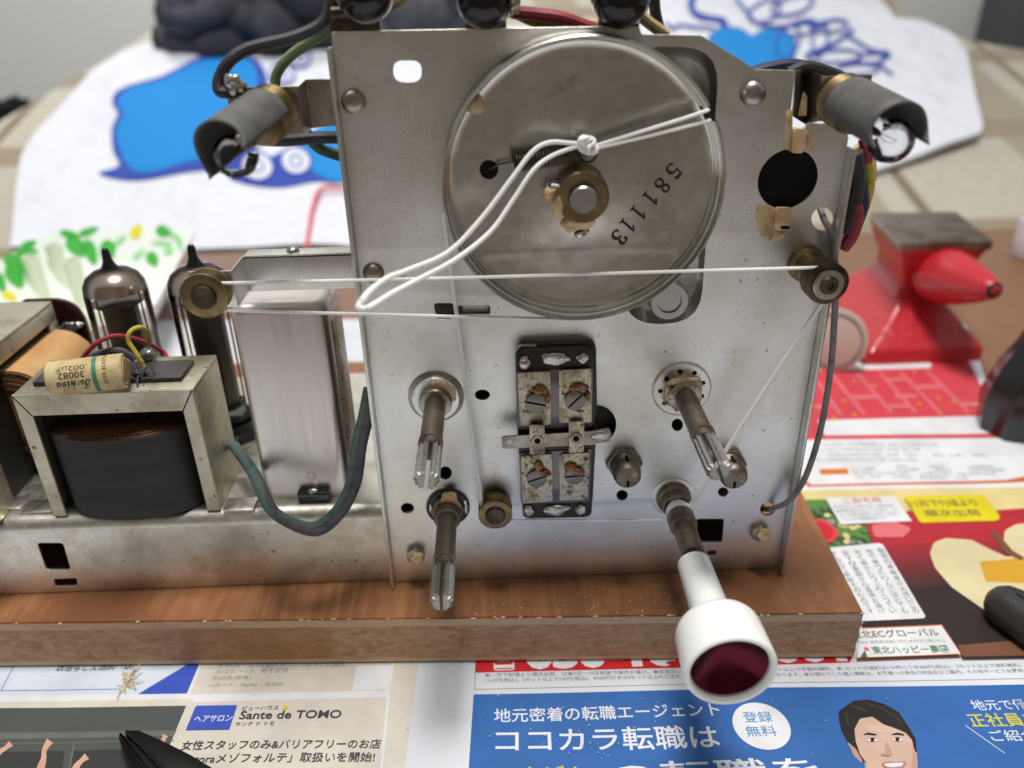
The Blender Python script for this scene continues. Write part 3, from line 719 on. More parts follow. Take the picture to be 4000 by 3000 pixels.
P_.area('pdark2', [(-60, 1625), (140, 1622), (128, 1720), (-60, 1720)]); P_.area('pdark2', [(158, 1622), (330, 1618), (316, 1720), (140, 1720)])
P_.line('pdark3', (160, 1606), (140, 1720), 0.5); P_.line('pdark3', (-60, 1607), (376, 1602), 0.35)
P_.area('pdark3', [(152, 1583), (190, 1582), (188, 1590), (149, 1591)])
def arm(pts, w):
    Pp = catmull([Vector((a, b, 0)) for a, b in pts], 5)
    L_, R_ = [], []
    for i, p in enumerate(Pp):
        d = (Pp[min(i + 1, len(Pp) - 1)] - Pp[max(0, i - 1)]).normalized(); ww = w * (1 - 0.35 * math.sin(math.pi * min(1, i / len(Pp) * 1.6)))
        L_.append((p.x - d.y * ww, p.y + d.x * ww)); R_.append((p.x + d.y * ww, p.y - d.x * ww))
    P_.area('pink', L_ + R_[::-1])
for pts, w in (([(24, 1606), (12, 1616), (-8, 1632), (-30, 1680)], 7), ([(108, 1600), (96, 1620), (94, 1640), (86, 1664), (70, 1710)], 8), ([(188, 1634), (176, 1644), (164, 1660), (158, 1700)], 8), ([(358, 1590), (352, 1604), (346, 1618)], 7)): arm(pts, w)
P_.area('pblue', fillet([(424, 1527), (513, 1526), (496, 1579), (402, 1580)], [7, 0, 0, 0], 4))
P_.word('pwhite', 'ヘアサロン', (418, 1563), (500, 1561), 14, 0.012)
P_.word('pgrey', 'ビューハウス', (523, 1538), (601, 1536), 10)
P_.area('pyellow', fillet([(610, 1537), (614, 1523), (626, 1532)], 4, 4))
P_.word('pgrey', 'Sante de TOMO', (516, 1557), (736, 1553), 18, 0.014)
P_.word('pgrey', 'サンテ ド トモ', (508, 1572), (592, 1570), 9)
P_.word('pgrey', '女性スタッフのみ&バリアフリーのお店', (389, 1623), (821, 1619), 21, 0.006)
P_.word('pgrey', '「Amatoraメゾフォルテ」取扱いを開始!', (360, 1653), (808, 1648), 22, 0.006)
ripple(P_.bm); P_.build('salon_advert', P_.mats, np_, smooth=40, recalc=False)
# -- job advertisement (blue)
P_ = Print(['pjob'])
P_.area('pred', [(1028, 1400), (1850, 1400), (1836, 1431), (1460, 1443), (1026, 1453)])
P_.word('pwhite', '☎', (1058, 1449), (1120, 1447), 62, 0.0); P_.word('pwhite', '050-1808-8001', (1135, 1447), (1832, 1429), 68, 0.05)
P_.word('plgrey', '●11月下旬頃より順次出荷、以後7日～10日前後で順次お届け。●お支払いは代引き(手数料330円(税込)、3セット以上で手数料無料。●1セットの送料は1か所につき880円(税込)、2セット以上で送料無料。※', (1048, 1464), (2225, 1442), 10, 0.01)
P_.word('plgrey', '1,210円(税込)、2セット以上で330円(税込)、※500円引きは4セット以上のご注文、同一送付先による返品はお断りしております。●お預かりした個人情報は、お客様への商品の発送及びご案内、その他サービスを提供す', (1048, 1475), (2225, 1454), 10, 0.01)
P_.line('pgrey', (1025, 1489), (2260, 1465), 0.14); P_.line('pgrey', (1028, 1430), (1025, 1489), 0.14)
P_.area('pjob', [(1023, 1500), (1467, 1493), (1668, 1487), (2260, 1478), (2330, 1760), (1006, 1760)])
P_.word('pwhite', '地元密着の転職エージェント', (1067, 1561), (1557, 1551), 31, 0.008)
P_.word('pwhite', 'ココカラ転職は', (1070, 1625), (1558, 1620), 52, 0.010)
P_.word('pyellow', 'いちばん', (1085, 1702), (1268, 1700), 48, 0.010); P_.word('pwhite', 'の転職を', (1318, 1706), (1778, 1694), 58, 0.010)
A_ = PZ(1644, 1571, NZ); rr = (PZ(1705, 1571, NZ) - PZ(1583, 1571, NZ)).length / 2
P_.disc('pwhite', (1644, 1571), rr, rr)
P_.word('plblue', '登録', (1608, 1565), (1671, 1564), 24, 0.008); P_.word('plblue', '無料', (1614, 1596), (1680, 1594), 24, 0.008)
P_.word('pwhite', '地元で働く', (2106, 1535), (2248, 1532), 23, 0.006); P_.word('pyellow', '正社員を', (2102, 1571), (2255, 1568), 30, 0.008); P_.word('pwhite', 'ご紹介', (2146, 1602), (2250, 1600), 25, 0.006)
P_.line('pwhite', (2085, 1567), (2170, 1627), 0.25)
# portrait of the man (printed, generic)
Q = lambda pts: [(1548 + .3 * a, 1272 + .3 * b * (659 / 659) * 0.9 * 1.111) for a, b in pts]
P_.area('pskin', Q(fillet([(960, 940), (1120, 920), (1330, 980), (1430, 1100), (1445, 1250), (1440, 1400), (1360, 1560), (1250, 1560), (1120, 1430), (1060, 1260), (985, 1190), (940, 1120)], 60, 4)))
P_.area('pskin2', Q(fillet([(945, 1115), (985, 1130), (1050, 1240), (1040, 1262), (985, 1210)], 14, 4)))
pm('pskin3', (228, 195, 176)); pm('pskin4', (206, 164, 144)); pm('phair2', (66, 58, 54))
P_.area('pskin3', Q(fillet([(1080, 980), (1200, 985), (1300, 1020), (1290, 1045), (1160, 1035), (1080, 1030)], 22, 4)))
P_.area('pskin4', Q(fillet([(1400, 1110), (1440, 1180), (1445, 1290), (1420, 1400), (1400, 1300), (1410, 1200)], 16, 4))); P_.area('pskin4', Q(fillet([(1060, 1260), (1120, 1330), (1200, 1440), (1120, 1420), (1070, 1330)], 20, 4)))
P_.area('phair', Q(fillet([(875, 890), (930, 850), (985, 812), (1090, 800), (1200, 830), (1310, 890), (1370, 980), (1430, 1080), (1442, 1190), (1425, 1170), (1405, 1090), (1360, 1040), (1290, 1010), (1200, 980), (1120, 925), (1030, 940), (990, 1020), (1000, 1110), (1030, 1200), (1085, 1275), (1050, 1250), (1000, 1160), (940, 1110), (900, 1040), (880, 960)], 22, 4)))
for hx0, hy0, hx1, hy1 in ((960, 850, 1060, 880), (1050, 820, 1180, 880), (1160, 850, 1280, 940), (920, 900, 950, 1010), (1260, 910, 1350, 1000), (1000, 870, 1100, 905)):
    P_.area('phair2', Q([(hx0, hy0), (hx0 + 14, hy0 - 5), ((hx0 + hx1) / 2 + 12, (hy0 + hy1) / 2 - 12), (hx1, hy1), ((hx0 + hx1) / 2, (hy0 + hy1) / 2)]))
P_.area('phair', Q(fillet([(1045, 1062), (1085, 1042), (1150, 1052), (1148, 1062), (1085, 1056)], 4, 3))); P_.area('phair', Q(fillet([(1240, 1058), (1300, 1040), (1350, 1052), (1350, 1060), (1300, 1054)], 4, 3)))
for ex, ey in ((1120, 1095), (1300, 1090)):
    P_.area('pwhite', Q([(ex + 38 * math.cos(t), ey + 13 * math.sin(t)) for t in [k * math.pi / 12 for k in range(24)]]))
    P_.area('phair', Q([(ex + 15 * math.cos(t), ey + 13 * math.sin(t)) for t in [k * math.pi / 12 for k in range(24)]]))
    P_.area('phair', Q(fillet([(ex - 42, ey - 2), (ex, ey - 18), (ex + 42, ey - 4), (ex, ey - 12)], 5, 3)))
P_.area('pskin2', Q(fillet([(1215, 1110), (1230, 1110), (1262, 1190), (1240, 1212), (1190, 1205), (1180, 1190), (1215, 1192)], 8, 3)))
P_.area('plip', Q(fillet([(1180, 1262), (1240, 1248), (1290, 1252), (1370, 1248), (1340, 1300), (1260, 1312), (1210, 1296)], 10, 3)))
P_.area('pwhite', Q(fillet([(1200, 1268), (1280, 1260), (1350, 1258), (1330, 1284), (1260, 1292), (1218, 1284)], 8, 3)))
ripple(P_.bm); P_.build('job_advert', P_.mats, np_, smooth=40, recalc=False)
# -- apple advertisement (red, upper right)
P_ = Print(['pred'])
ZA = lambda pts: [(1603.7 + .275 * a, 497.7 + .275 * b) for a, b in pts]
ZB = lambda pts: [(1603.7 + .275 * a, 926.3 + .275 * b) for a, b in pts]
P_.area('prose', ZA([(380, 880), (1010, 880), (1480, 1000), (1760, 1000), (1900, 1270), (2260, 1800), (500, 1800), (380, 1700)]))
P_.area('pwhite', ZA([(560, 960), (700, 955), (745, 1100), (560, 1105)])); P_.area('pwhite', ZA([(715, 950), (1480, 940), (1480, 1080), (800, 1098)]))
P_.area('pdark', ZA([(820, 1030), (890, 985), (960, 960), (1010, 1055), (940, 1058), (900, 1020), (835, 1042)]))
P_.area('plgrey', ZA([(660, 745), (840, 745), (840, 765), (660, 765)])); P_.area('plgrey', ZA([(660, 815), (790, 815), (790, 830), (660, 830)]))
for a, b, c_, d_ in ((680, 1130, 940, 1450), (880, 1120, 1160, 1440), (1055, 1110, 1350, 1440), (1215, 1105, 1540, 1440), (1430, 1100, 1760, 1430), (560, 1180, 760, 1460)):
    P_.area('plrose', ZA([(a, b), (a + 34, b), (c_ + 34, d_), (c_, d_)]))
for x0, x1, y in ((850, 1080, 1300), (1110, 1260, 1160), (1190, 1360, 1290), (1360, 1550, 1215), (1100, 1300, 1370), (1700, 1900, 1350), (560, 680, 1380)):
    P_.area('plrose', ZA([(x0, y), (x1, y - 6), (x1 + 14, y + 26), (x0 + 16, y + 32)]))
for x, y in ((880, 1185), (1035, 1220), (1350, 1110), (800, 1345), (880, 1455), (1390, 1365), (1560, 1440), (1660, 1345), (1830, 1370), (1540, 1320), (720, 1475), (1910, 1615)):
    P_.disc('porange', ZA([(x, y)])[0], 1.2, 1.2, 10)
P_.area('pwhite', ZA([(590, 1500), (2010, 1452), (2140, 1592), (650, 1622)])); P_.area('pwhite', ZA([(440, 1650), (2400, 1640), (2400, 1800), (440, 1800)]))
P_.area('pwhite', ZB([(380, 90), (2160, 70), (2500, 300), (2500, 480), (440, 500)]))
P_.area('prose', ZB([(380, 0), (490, 0), (540, 60), (2130, 36), (2160, 68), (540, 92), (380, 92)]))
for k, (y, segs) in enumerate(((130, ((560, 1120), (1150, 1540))), (170, ((560, 1110), (1150, 1240), (1270, 1400))), (210, ((680, 1090), (1140, 1230), (1280, 1390), (1510, 1590), (1640, 1770), (1820, 1930))), (250, ((580, 1130), (1160, 1390))), (300, ((1220, 1300), (1480, 1600), (1780, 1980))), (325, ((860, 1050), (1210, 1400), (1520, 1650), (1800, 2080))), (355, ((880, 1320), (1400, 1650), (1700, 2000))), (385, ((900, 960), (1010, 1100), (1180, 1330), (1400, 1620), (1680, 1780))))):
    for x0, x1 in segs:
        n_ = max(2, int((x1 - x0) / 34)); body = ''.join(random.choice('りんごの出荷時期上旬送料込税お申し込みは商品配達') for _ in range(n_))
        a_, b_ = ZB([(x0, y + 12), (x1, y + 8)]); P_.word('plgrey', body, a_, b_, 6.5)
P_.area('ptag', ZB([(600, 322), (825, 318), (832, 362), (615, 367)]))
P_.area('pedge', ZB([(380, 300), (540, 446), (2060, 402), (2230, 372), (2500, 360), (2500, 400), (2080, 425), (520, 462), (380, 350)]))
P_.area('pfade', ZB([(430, 490), (2500, 450), (2500, 700), (480, 760)]))
P_.area('pgreen', ZB([(470, 560), (960, 560), (1100, 900), (600, 940)]))
random.seed(3)
for k in range(46):
    x, y = random.uniform(520, 980), random.uniform(580, 910)
    P_.disc(random.choice(['pdgreen', 'pgreen', 'pfade', 'pdgreen', 'plgrey']), ZB([(x, y)])[0], random.uniform(1.0, 2.6), random.uniform(.8, 2.0), 9, random.random() * 3)
P_.area('papple', ZB(fillet([(960, 740), (1300, 650), (2000, 640), (2500, 600), (2500, 1200), (1800, 1150), (1200, 1150), (1040, 960)], 30, 4)))
for k in range(9):
    t = k / 8; nm_ = 'apple_tone'; c0_, c1_ = (176, 42, 54), (62, 44, 42)
    M_n = 'atone%d' % k; pm(M_n, tuple(c0_[i] + (c1_[i] - c0_[i]) * t for i in range(3)))
    P_.area(M_n, ZB([(1030 + 30 * k, 940 + 38 * k), (1200 + 20 * k, 905 + 44 * k), (1480, 900 + 42 * k), (2500, 880 + 40 * k), (2500, 1420), (1400, 1420)]))
P_.area('pnight', ZB([(1280, 1262), (1500, 1240), (2500, 1220), (2500, 1780), (1560, 1700), (1400, 1540), (960, 1620), (940, 1540)]))
P_.disc('prose', ZB([(585, 800)])[0], 8, 8); P_.disc('pred', ZB([(575, 800)])[0], 6.6, 6.6)
P_.area('plrose', ZB(fillet([(1000, 760), (1200, 740), (1340, 790), (1260, 860), (1040, 860)], 40, 5)))
P_.area('pwhite', ZB([(650, 548), (1195, 535), (1330, 732), (770, 757)]))
a_, b_ = ZB([(800, 592), (1095, 584)]); P_.word('pred', 'ご自宅用', a_, b_, 11.5, 0.008)
for k in range(4):
    a_, b_ = ZB([(715 + 28 * k, 632 + 32 * k), (1190 + (26 * k if k < 3 else -50), 624 + 32 * k)]); P_.word('plgrey', ['大切な方への贈り物に当園自慢', '産地直送のりんごをお届けしま', 'す。お得な訳あり品もご用意い', 'たします数量限定です'][k], a_, b_, 7.5)
P_.area('pyellow', ZB(fillet([(1268, 537), (1890, 518), (2052, 720), (1395, 745)], [6, 30, 40, 40], 5)))
a_, b_ = ZB([(1340, 622), (1860, 608)]); P_.word('pgrey', '11月下旬頃より', a_, b_, 15, 0.008)
a_, b_ = ZB([(1448, 696), (1890, 686)]); P_.word('pgrey', '順次出荷', a_, b_, 15, 0.008)
P_.area('pflesh', ZB(fillet([(1470, 990), (1500, 900), (1600, 865), (1800, 880), (1960, 960), (2070, 1010), (2500, 1000), (2500, 1900), (2180, 1640), (1900, 1430), (1640, 1250), (1510, 1100)], 70, 5)))
P_.area('pflesh', ZB(fillet([(2050, 900), (2060, 800), (2150, 750), (2500, 720), (2500, 1100), (2160, 1010)], 40, 5)))
P_.area('porange', ZB(fillet([(1860, 1050), (2060, 1035), (2212, 1010), (2500, 1020), (2500, 1230), (1910, 1210)], 14, 4)))
P_.area('pbrown', ZB(fillet([(1940, 800), (1980, 795), (2120, 960), (2220, 1020), (2180, 1040), (2060, 980)], 12, 4)))
P_.area('pwhite', ZB(fillet([(690, 935), (1070, 905), (1100, 915), (1440, 1478), (1420, 1490), (930, 1510)], [0, 12, 20, 20, 12, 0], 4)))
colt = ['昼夜の寒暖差が大きいこの', '地で育ったりんごはとても', '甘く蜜がたっぷり入ってい', 'ます。農園から直接お届け', 'するので新鮮そのものです']
for k in range(5):
    top, base = ZB([(1050 - 92 * k, 945 + 6 * k), (1350 - 88 * k, 1455 + 0 * k)])
    for j, ch in enumerate(colt[k]):
        t0_, t1_ = j / 12, (j + .86) / 12
        A, B = (top[0] + (base[0] - top[0]) * t1_, top[1] + (base[1] - top[1]) * t1_), (top[0] + (base[0] - top[0]) * t0_, top[1] + (base[1] - top[1]) * t0_)
        Aw, Bw = PZ(*A, P_.z), PZ(*B, P_.z); n_ = (Bw - Aw); r_ = Vector((n_.y, -n_.x, 0))
        P_.m('pgrey').text(ch, lambda x, y: Aw + r_ * x * 0.95 + n_ * y)
P_.area('pedge', ZB([(930, 1563), (1566, 1538), (1724, 1772), (900, 1800)])); P_.area('pwhite', ZB([(926, 1572), (1562, 1547), (1712, 1766), (900, 1796)]))
P_.area('pbrown', ZB([(1690, 1700), (2500, 1640), (2500, 1780), (1735, 1790)]))
P_.word('pgrey', '東北ECグローバル', (1842, 1379), (2032, 1374), 17, 0.012); P_.word('plgrey', '0402 福島県須賀川市仁井田字万願140-3', (1856, 1391), (2042, 1387), 7)
P_.word('pgtext', '東北ハッピー農園', (1888, 1413), (2054, 1410), 17, 0.012)
P_.area('pgtext', [(1858, 1420), (1868, 1404), (1874, 1420)]); P_.disc('plrose', (1872, 1402), .9, .9, 10)
ripple(P_.bm); P_.build('apple_advert', P_.mats, np_, smooth=40, recalc=False)

# small loose bits
def scrap(nm, px, z, rad, matn, label, cat, grp=None, seed=0, tail=None):
    q = PZ(*px, z); m_ = MB().blob((q.x, q.y, z + rad[2] * .7), rad, seed, 0.5, 2, 1.4)
    if tail: m_.tube([Vector((q.x, q.y, z + .5)), Vector((q.x, q.y, z + .5)) + Vector(tail)], 0.25, 6, 0)
    tag(m_.build(nm, matn), label, cat, grp)
scrap('solder_scrap', (1890, 1137), NZ + .3, (1.6, .9, .5), 'solder', 'shiny solder scrap on the red apple below the white price box', 'scrap', 'solder scraps', 2, (3, .6, .3))
scrap('solder_scrap', (2080, 1163), NZ + .3, (1.9, .8, .6), 'solder', 'shiny solder scrap at the stem of the halved apple picture', 'scrap', 'solder scraps', 3, (-2.6, .8, .2))
scrap('solder_scrap', (1868, 1351), NZ + .3, (1.3, .8, .5), 'solder', 'shiny solder scrap beside the right corner of the wooden board', 'scrap', 'solder scraps', 4, (-1.6, 1.4, .2))
tf = MB(); q = PZ(276, 1475, NZ)
for k in range(26):
    a0 = q + Vector((random.uniform(-1, 1), random.uniform(-3.5, 3), .6)); d0 = Vector((random.gauss(.3, 1), random.gauss(.6, 1.2), random.uniform(0, .9)))
    tf.tube([a0, a0 + d0 * 1.2 + Vector((0, 0, .3)), a0 + d0 * 2.2], 0.14, 5, 3)
tf.blob((q.x, q.y, .95), (1.3, 3.2, .5), 5, .5, 2); tf.blob((q.x - .4, q.y - 3.4, .85), (.9, 1.2, .45), 6, .5, 2)
M['tuft'] = pbr('frayed_cord_fluff', lin(206, 190, 158), 0.9)
tag(tf.build('frayed_tuft', 'tuft'), 'frayed cream tuft of cord on the newspaper in front of the board', 'scrap')
cb = MB(); random.seed(11)
for k in range(110):
    x, y = (random.gauss(1330, 170), random.uniform(1255, 1335)) if k < 60 else (random.uniform(900, 1500), random.uniform(1290, 1330))
    q = PZ(x, y, BT)
    cb.blob((q.x, q.y, BT + .08), (random.uniform(.08, .3), random.uniform(.08, .3), .1), k, .4, 1)
for k in range(60):
    q = PZ(random.gauss(1300, 220), random.uniform(1500, 1640), NZ + 1.0)
    cb.blob((q.x, q.y, NZ + 1.0), (random.uniform(.08, .28), random.uniform(.08, .28), .08), k, .4, 1)
o = cb.build('pale_crumbs', 'tuft'); tag(o, 'pale dust crumbs sprinkled on the board and newspaper in front of the radio', 'crumbs'); o['kind'] = 'stuff'
# ================================================================== THE RADIO CHASSIS
radio = thing('radio_chassis', 'bare metal valve radio chassis with dial drum, shafts and tubes, on the wooden board', 'radio', (20, 30, BT))
def mm(px, x, y, Y=0.0): return px * (PY(x + 1, y, Y) - PY(x, y, Y)).length
def slab(b, pts, yf, yb, r=0.0, bev=0.0):
    P = [PY(a, c, yf) for a, c in pts]
    q = [(p.x, p.z) for p in P]
    if r: q = fillet([(a, c, 0) for a, c in q], r, 5)
    return b.prism([(a[0], yf, a[1]) for a in q], (0, yb - yf, 0), bev)
def ell(x, y, rx, ry, n=28, Y=0.0): return pp([(x + rx * math.cos(2 * math.pi * k / n), y + ry * math.sin(2 * math.pi * k / n)) for k in range(n)], Y)
def rpx(pts, r, Y=0.0): return [(a[0], a[1]) for a in fillet([(p[0], p[1], 0) for p in pp(pts, Y)], r, 5)]
def ringY(b, cx, cz, prof, n=96, a0=0.0, a1=2 * math.pi):
    full = abs(a1 - a0 - 2 * math.pi) < 1e-6; m = n if full else n + 1; rings = []
    for y, r in prof:
        rings.append([b.bm.verts.new((cx, y, cz))] if r < 1e-6 else [b.bm.verts.new((cx + r * math.cos(a0 + (a1 - a0) * i / n), y, cz + r * math.sin(a0 + (a1 - a0) * i / n))) for i in range(m)])
    for A, B in zip(rings, rings[1:]):
        for i in range(n):
            j = (i + 1) % m
            if len(A) == 1: b.face([A[0], B[i], B[j]])
            elif len(B) == 1: b.face([A[i], B[0], A[j]])
            else: b.face([A[i], B[i], B[j], A[j]])
    return b
# ---- front panel
ZB0 = BT + 0.3
o_pts = pp([(716, 68), (1290, 57), (1381, 58), (1386, 74), (1514, 76), (1604, 131), (1632, 150), (1719, 152), (1715, 180), (1707, 251), (1706, 277), (1741, 277), (1742, 266), (1815, 268), (1830, 290)])
xl = (PY(718, 101).x + PY(852, 1240).x) / 2
xr_top, xr_bot = PY(1828, 300).x, PY(1684, 1215).x
xr = (xr_top + xr_bot) / 2
outer = [(xl, o_pts[0][1])] + o_pts[1:-1] + [(xr, o_pts[-1][1] - 0.5), (xr, ZB0), (xl, ZB0)]
outer = [(a[0], a[1]) for a in fillet([(a, c, 0) for a, c in outer], [0.5, 0, .3, .3, .5, .5, .5, .5, 0, .5, .5, .5, .5, 3, 2, .5, .5], 3)]
recess = rpx([(1330, 101), (1556, 101), (1512, 699), (1352, 699)], 10)
bh = PY(1702, 387); bhr = mm(64, 1702, 387)
holes = [rpx([(849, 131), (911, 131), (911, 177), (849, 177)], 2.4), recess, circ(bh.x, bh.z, bhr, 64), ell(1777, 473, 24, 25),
         rpx([(936, 655), (974, 655), (984, 661), (1059, 659), (1059, 680), (984, 681), (970, 690), (944, 689)], 1.0),
         ell(868, 592, 8, 7, 16), ell(1042, 853, 16, 11), ell(962, 1022, 14, 14), ell(880, 1098, 14, 11), ell(1463, 918, 12, 13), ell(1658, 1100, 16, 14),
         rpx([(1504, 1121), (1564, 1121), (1560, 1172), (1508, 1172)], 0.8), rpx([(1528, 1190), (1548, 1189), (1547, 1200), (1529, 1201)], .5),
         ell(1344, 1070, 12, 11), ell(1562, 1063, 11, 10), ell(1290, 917, 41, 41, 40)]
fp = MB().plate([outer] + holes, 0, 1.0, 0.12)
fp.box((xl - 1.0, -3.6, ZB0), (xl - .02, 1.0, PY(718, 101).z), 0.25)
fp.box((xr + .02, -4.2, ZB0), (xr + 1.0, 1.0, PY(1838, 322, -3).z), 0.25)
panel = fp.build('front_panel', ['zinc', 'edge'], radio, smooth=25)
# pressed recess behind the drum
rc_ = MB(); n = len(recess)
cxr, czr = sum(p[0] for p in recess) / n, sum(p[1] for p in recess) / n
prev = None
for y, k in ((0.1, 1.0), (0.7, .992), (2.2, 0.965), (3.4, 0.945), (4.0, 0.92)):
    ring = [rc_.bm.verts.new((cxr + (x - cxr) * k, y, czr + (z - czr) * k)) for x, z in recess]
    if prev:
        for i in range(n): rc_.face([prev[i], prev[(i + 1) % n], ring[(i + 1) % n], ring[i]])
    prev = ring
rc_.face(prev)
rc_.build('pressed_recess', 'zinc', panel, smooth=60)
# rivets
for x, y, r, mt in ((764, 220, 27, 'zinc_dark'), (807, 590, 23, 'zinc_dark'), (1626, 203, 28, 'satin')):
    c = PY(x, y); R_ = mm(r, x, y)
    ringY(MB(), c.x, c.z, [(0.1, R_), (-.5, R_ * .99), (-1.2, R_ * .86), (-1.8, R_ * .6), (-2.05, R_ * .3), (-2.1, 0)], 32).build('rivet', mt, panel, smooth=80)
# cream paint dabs on the panel round the large hole
def dab(pts, yf, th, mt='cream', par=None, nm='paint_dab', r=0.8, bev=0.08):
    return slab(MB(), pts, yf, yf + th, r, bev).build(nm, mt, par or panel, smooth=50)
dab([(1696, 238), (1712, 236), (1712, 328), (1694, 322)], -.12, .11); dab([(1742, 285), (1756, 292), (1754, 336), (1742, 328)], -.12, .11)
slab(MB(), [(1716, 277), (1744, 280), (1738, 331), (1709, 331)], -1.6, 0.9, .8, .4).build('folded_tab', 'cream', panel)
dab([(1636, 440), (1662, 444), (1676, 452), (1676, 500), (1662, 525), (1644, 510), (1632, 470)], -.14, .12)
slab(MB(), [(1676, 449), (1710, 449), (1704, 498), (1672, 498)], -1.1, -.02, .6, .3).build('folded_tab', 'cream', panel)
dab([(1672, 500), (1698, 500), (1694, 512), (1676, 524), (1668, 512)], -.13, .11)
slab(MB(), [(1686, 488), (1706, 488), (1704, 495), (1687, 495)], -1.15, -1.1, .2).build('slot', 'black', panel)
# black drum behind the large hole, tuning capacitor box behind the panel
MB().cyl((bh.x, 1.1, bh.z), (bh.x, 26, bh.z), bhr + 1.6, 40, .5).build('black_shield_drum', 'black', radio)
MB().box((xl + 6, 14, 51), (xr - 24, 56, 150), 1.5).build('tuning_capacitor_box', 'zinc_dark', radio)
MB().box((xl + 4, 6, 51), (xr - 4, 13, 112), .6).build('dark_hole_backing', 'core', radio)  # black sheet added behind the panel so its holes look dark
bt_ = PY(1440, 640, 3)
ringY(MB(), bt_.x, bt_.z, [(3.9, 5.6), (-1.0, 5.6), (-1.5, 5.2), (-1.5, 3.4), (-.8, 3.2), (-.8, 0)], 32).build('gang_mounting_bush', 'satin', radio)

# ---- dial drum
dr = bpy.data.objects.new('dial_drum', None)
R = (PY(1567, 383, -10.5) - PY(953, 383, -10.5)).length / 2; DC = Vector(((PY(1567, 383, -10.5).x + PY(953, 383, -10.5).x) / 2, -10.5, PY(1258, 691, -10.5).z + R))
gq_ = PY(1524, 250, -9); GAP = math.degrees(math.atan2(gq_.z - DC.z, gq_.x - DC.x))
YF = -4.0
GA0, GA1 = math.radians(GAP + 3.2), math.radians(GAP - 3.2 + 360)
d_ = MB()
ringY(d_, DC.x, DC.z, [(YF, 0), (YF, R * .30), (YF + .25, R * .36), (YF + .25, R * .84), (YF - .1, R * .90), (YF - .1, R - 1.9), (YF - .4, R - 1.45)], 128)
ringY(d_, DC.x, DC.z, [(YF - .4, R - 1.45), (-7.0, R - 1.0), (-9.9, R - .62), (-10.45, R - .35), (-10.5, R), (-10.3, R + .2), (-9.6, R + .1), (-8.6, R - 1.0), (-5.4, R - 1.0), (-4.2, R + .1), (-3.4, R + .2), (-3.0, R - .2), (-3.1, R - 1.6)], 160, GA0, GA1)
ringY(d_, DC.x, DC.z, [(-2.9, R - 1.6), (-2.9, 0)], 64)
drum = d_.build('dial_drum', 'drum', radio, smooth=45)
dig = [('5', 1455, 370), ('8', 1431, 401), ('1', 1406, 429), ('1', 1380, 460), ('1', 1357, 487), ('3', 1338, 513)]
num = MB(); e = Vector((1338 - 1455, 513 - 370)).normalized(); up = Vector((-e.y, e.x)) * -1
up = Vector((e.y, -e.x)) if Vector((e.y, -e.x)).x > 0 else Vector((-e.y, e.x))
for ch, cx, cy in dig:
    w_ = 17 if ch == '1' else 23
    num.text(chr(0x1D7CE + int(ch)), lambda x, y: PY(cx + e.x * (x - .5) * w_ + up.x * (y - .5) * 36, cy + e.y * (x - .5) * w_ + up.y * (y - .5) * 36, YF + .10))
num.build('stamped_number', 'ink', drum, smooth=0, recalc=False)
hf = PY(1260, 427, -13.5); hr = mm(57, 1260, 427, -13.5)
hub = ringY(MB(), hf.x, hf.z, [(YF + .5, hr), (-13.1, hr), (-13.5, hr - .4), (-13.5, 3.7), (-13.0, 3.6), (-13.0, 0)], 48).build('hub', 'brass', drum)
ringY(MB(), hf.x, hf.z - .2, [(-12.9, 3.5), (-15.0, 3.5), (-15.5, 3.1), (-15.5, 0)], 36).build('spindle', 'satin', hub)
sc_ = PY(1194, 412, -9)
MB().cyl((sc_.x + 2, -9, sc_.z), (sc_.x - 1.2, -9, sc_.z + .4), 2.3, 20, .5).build('set_screw', 'bright', hub)
MB().blob(PY(1190, 422, -10), (2.0, 1.8, 2.1), 3, .3).blob(PY(1236, 480, -10.5), (2.8, 2.2, 2.6), 4, .3).blob(PY(1254, 478, -11.5), (3.0, 1.8, 2.0), 8, .3).blob(PY(1208, 450, -13), (1.2, .8, 3.2), 9, .3).build('paint_dab', 'cream', hub, smooth=80)
q = PY(1254, 497, -10); MB().cyl(q, q + Vector((.6, 0, -1.4)), 2.1, 20, .4).build('set_screw', 'bright', hub)
dab([(1022, 200), (1040, 206), (1048, 226), (1044, 244), (1030, 248), (1004, 240)], YF - .45, .35, par=drum, r=1.2)
c = PY(1056, 367, YF); ringY(MB(), c.x, c.z, [(YF - .15, 0), (YF - .15, 2.35), (YF + .2, 2.4)], 28).build('spring_hole', 'black', drum, smooth=0)
sp = MB(); A, B = PY(1108, 353, -8.4), PY(1256, 330, -8.4); ax = (B - A).normalized(); u = Vector((0, 1, 0)); w = ax.cross(u)
pts = [PY(1056, 366, -4.2), PY(1080, 354, -6)] + [A + (B - A) * (k / 300) + (u * math.cos(k * 2 * math.pi * 21 / 300) + w * math.sin(k * 2 * math.pi * 21 / 300)) * 2.15 for k in range(301)]
sp.tube(pts, 0.30, 6, 0)
lc = PY(1271, 331, -8.4)
sp.tube([B] + [lc + Vector((2.1 * math.cos(t), 0, 2.1 * math.sin(t))) for t in [math.pi + k * math.pi / 10 for k in range(21)]], 0.32, 6, 2)
sp.build('tension_spring', 'darkbrass', drum)

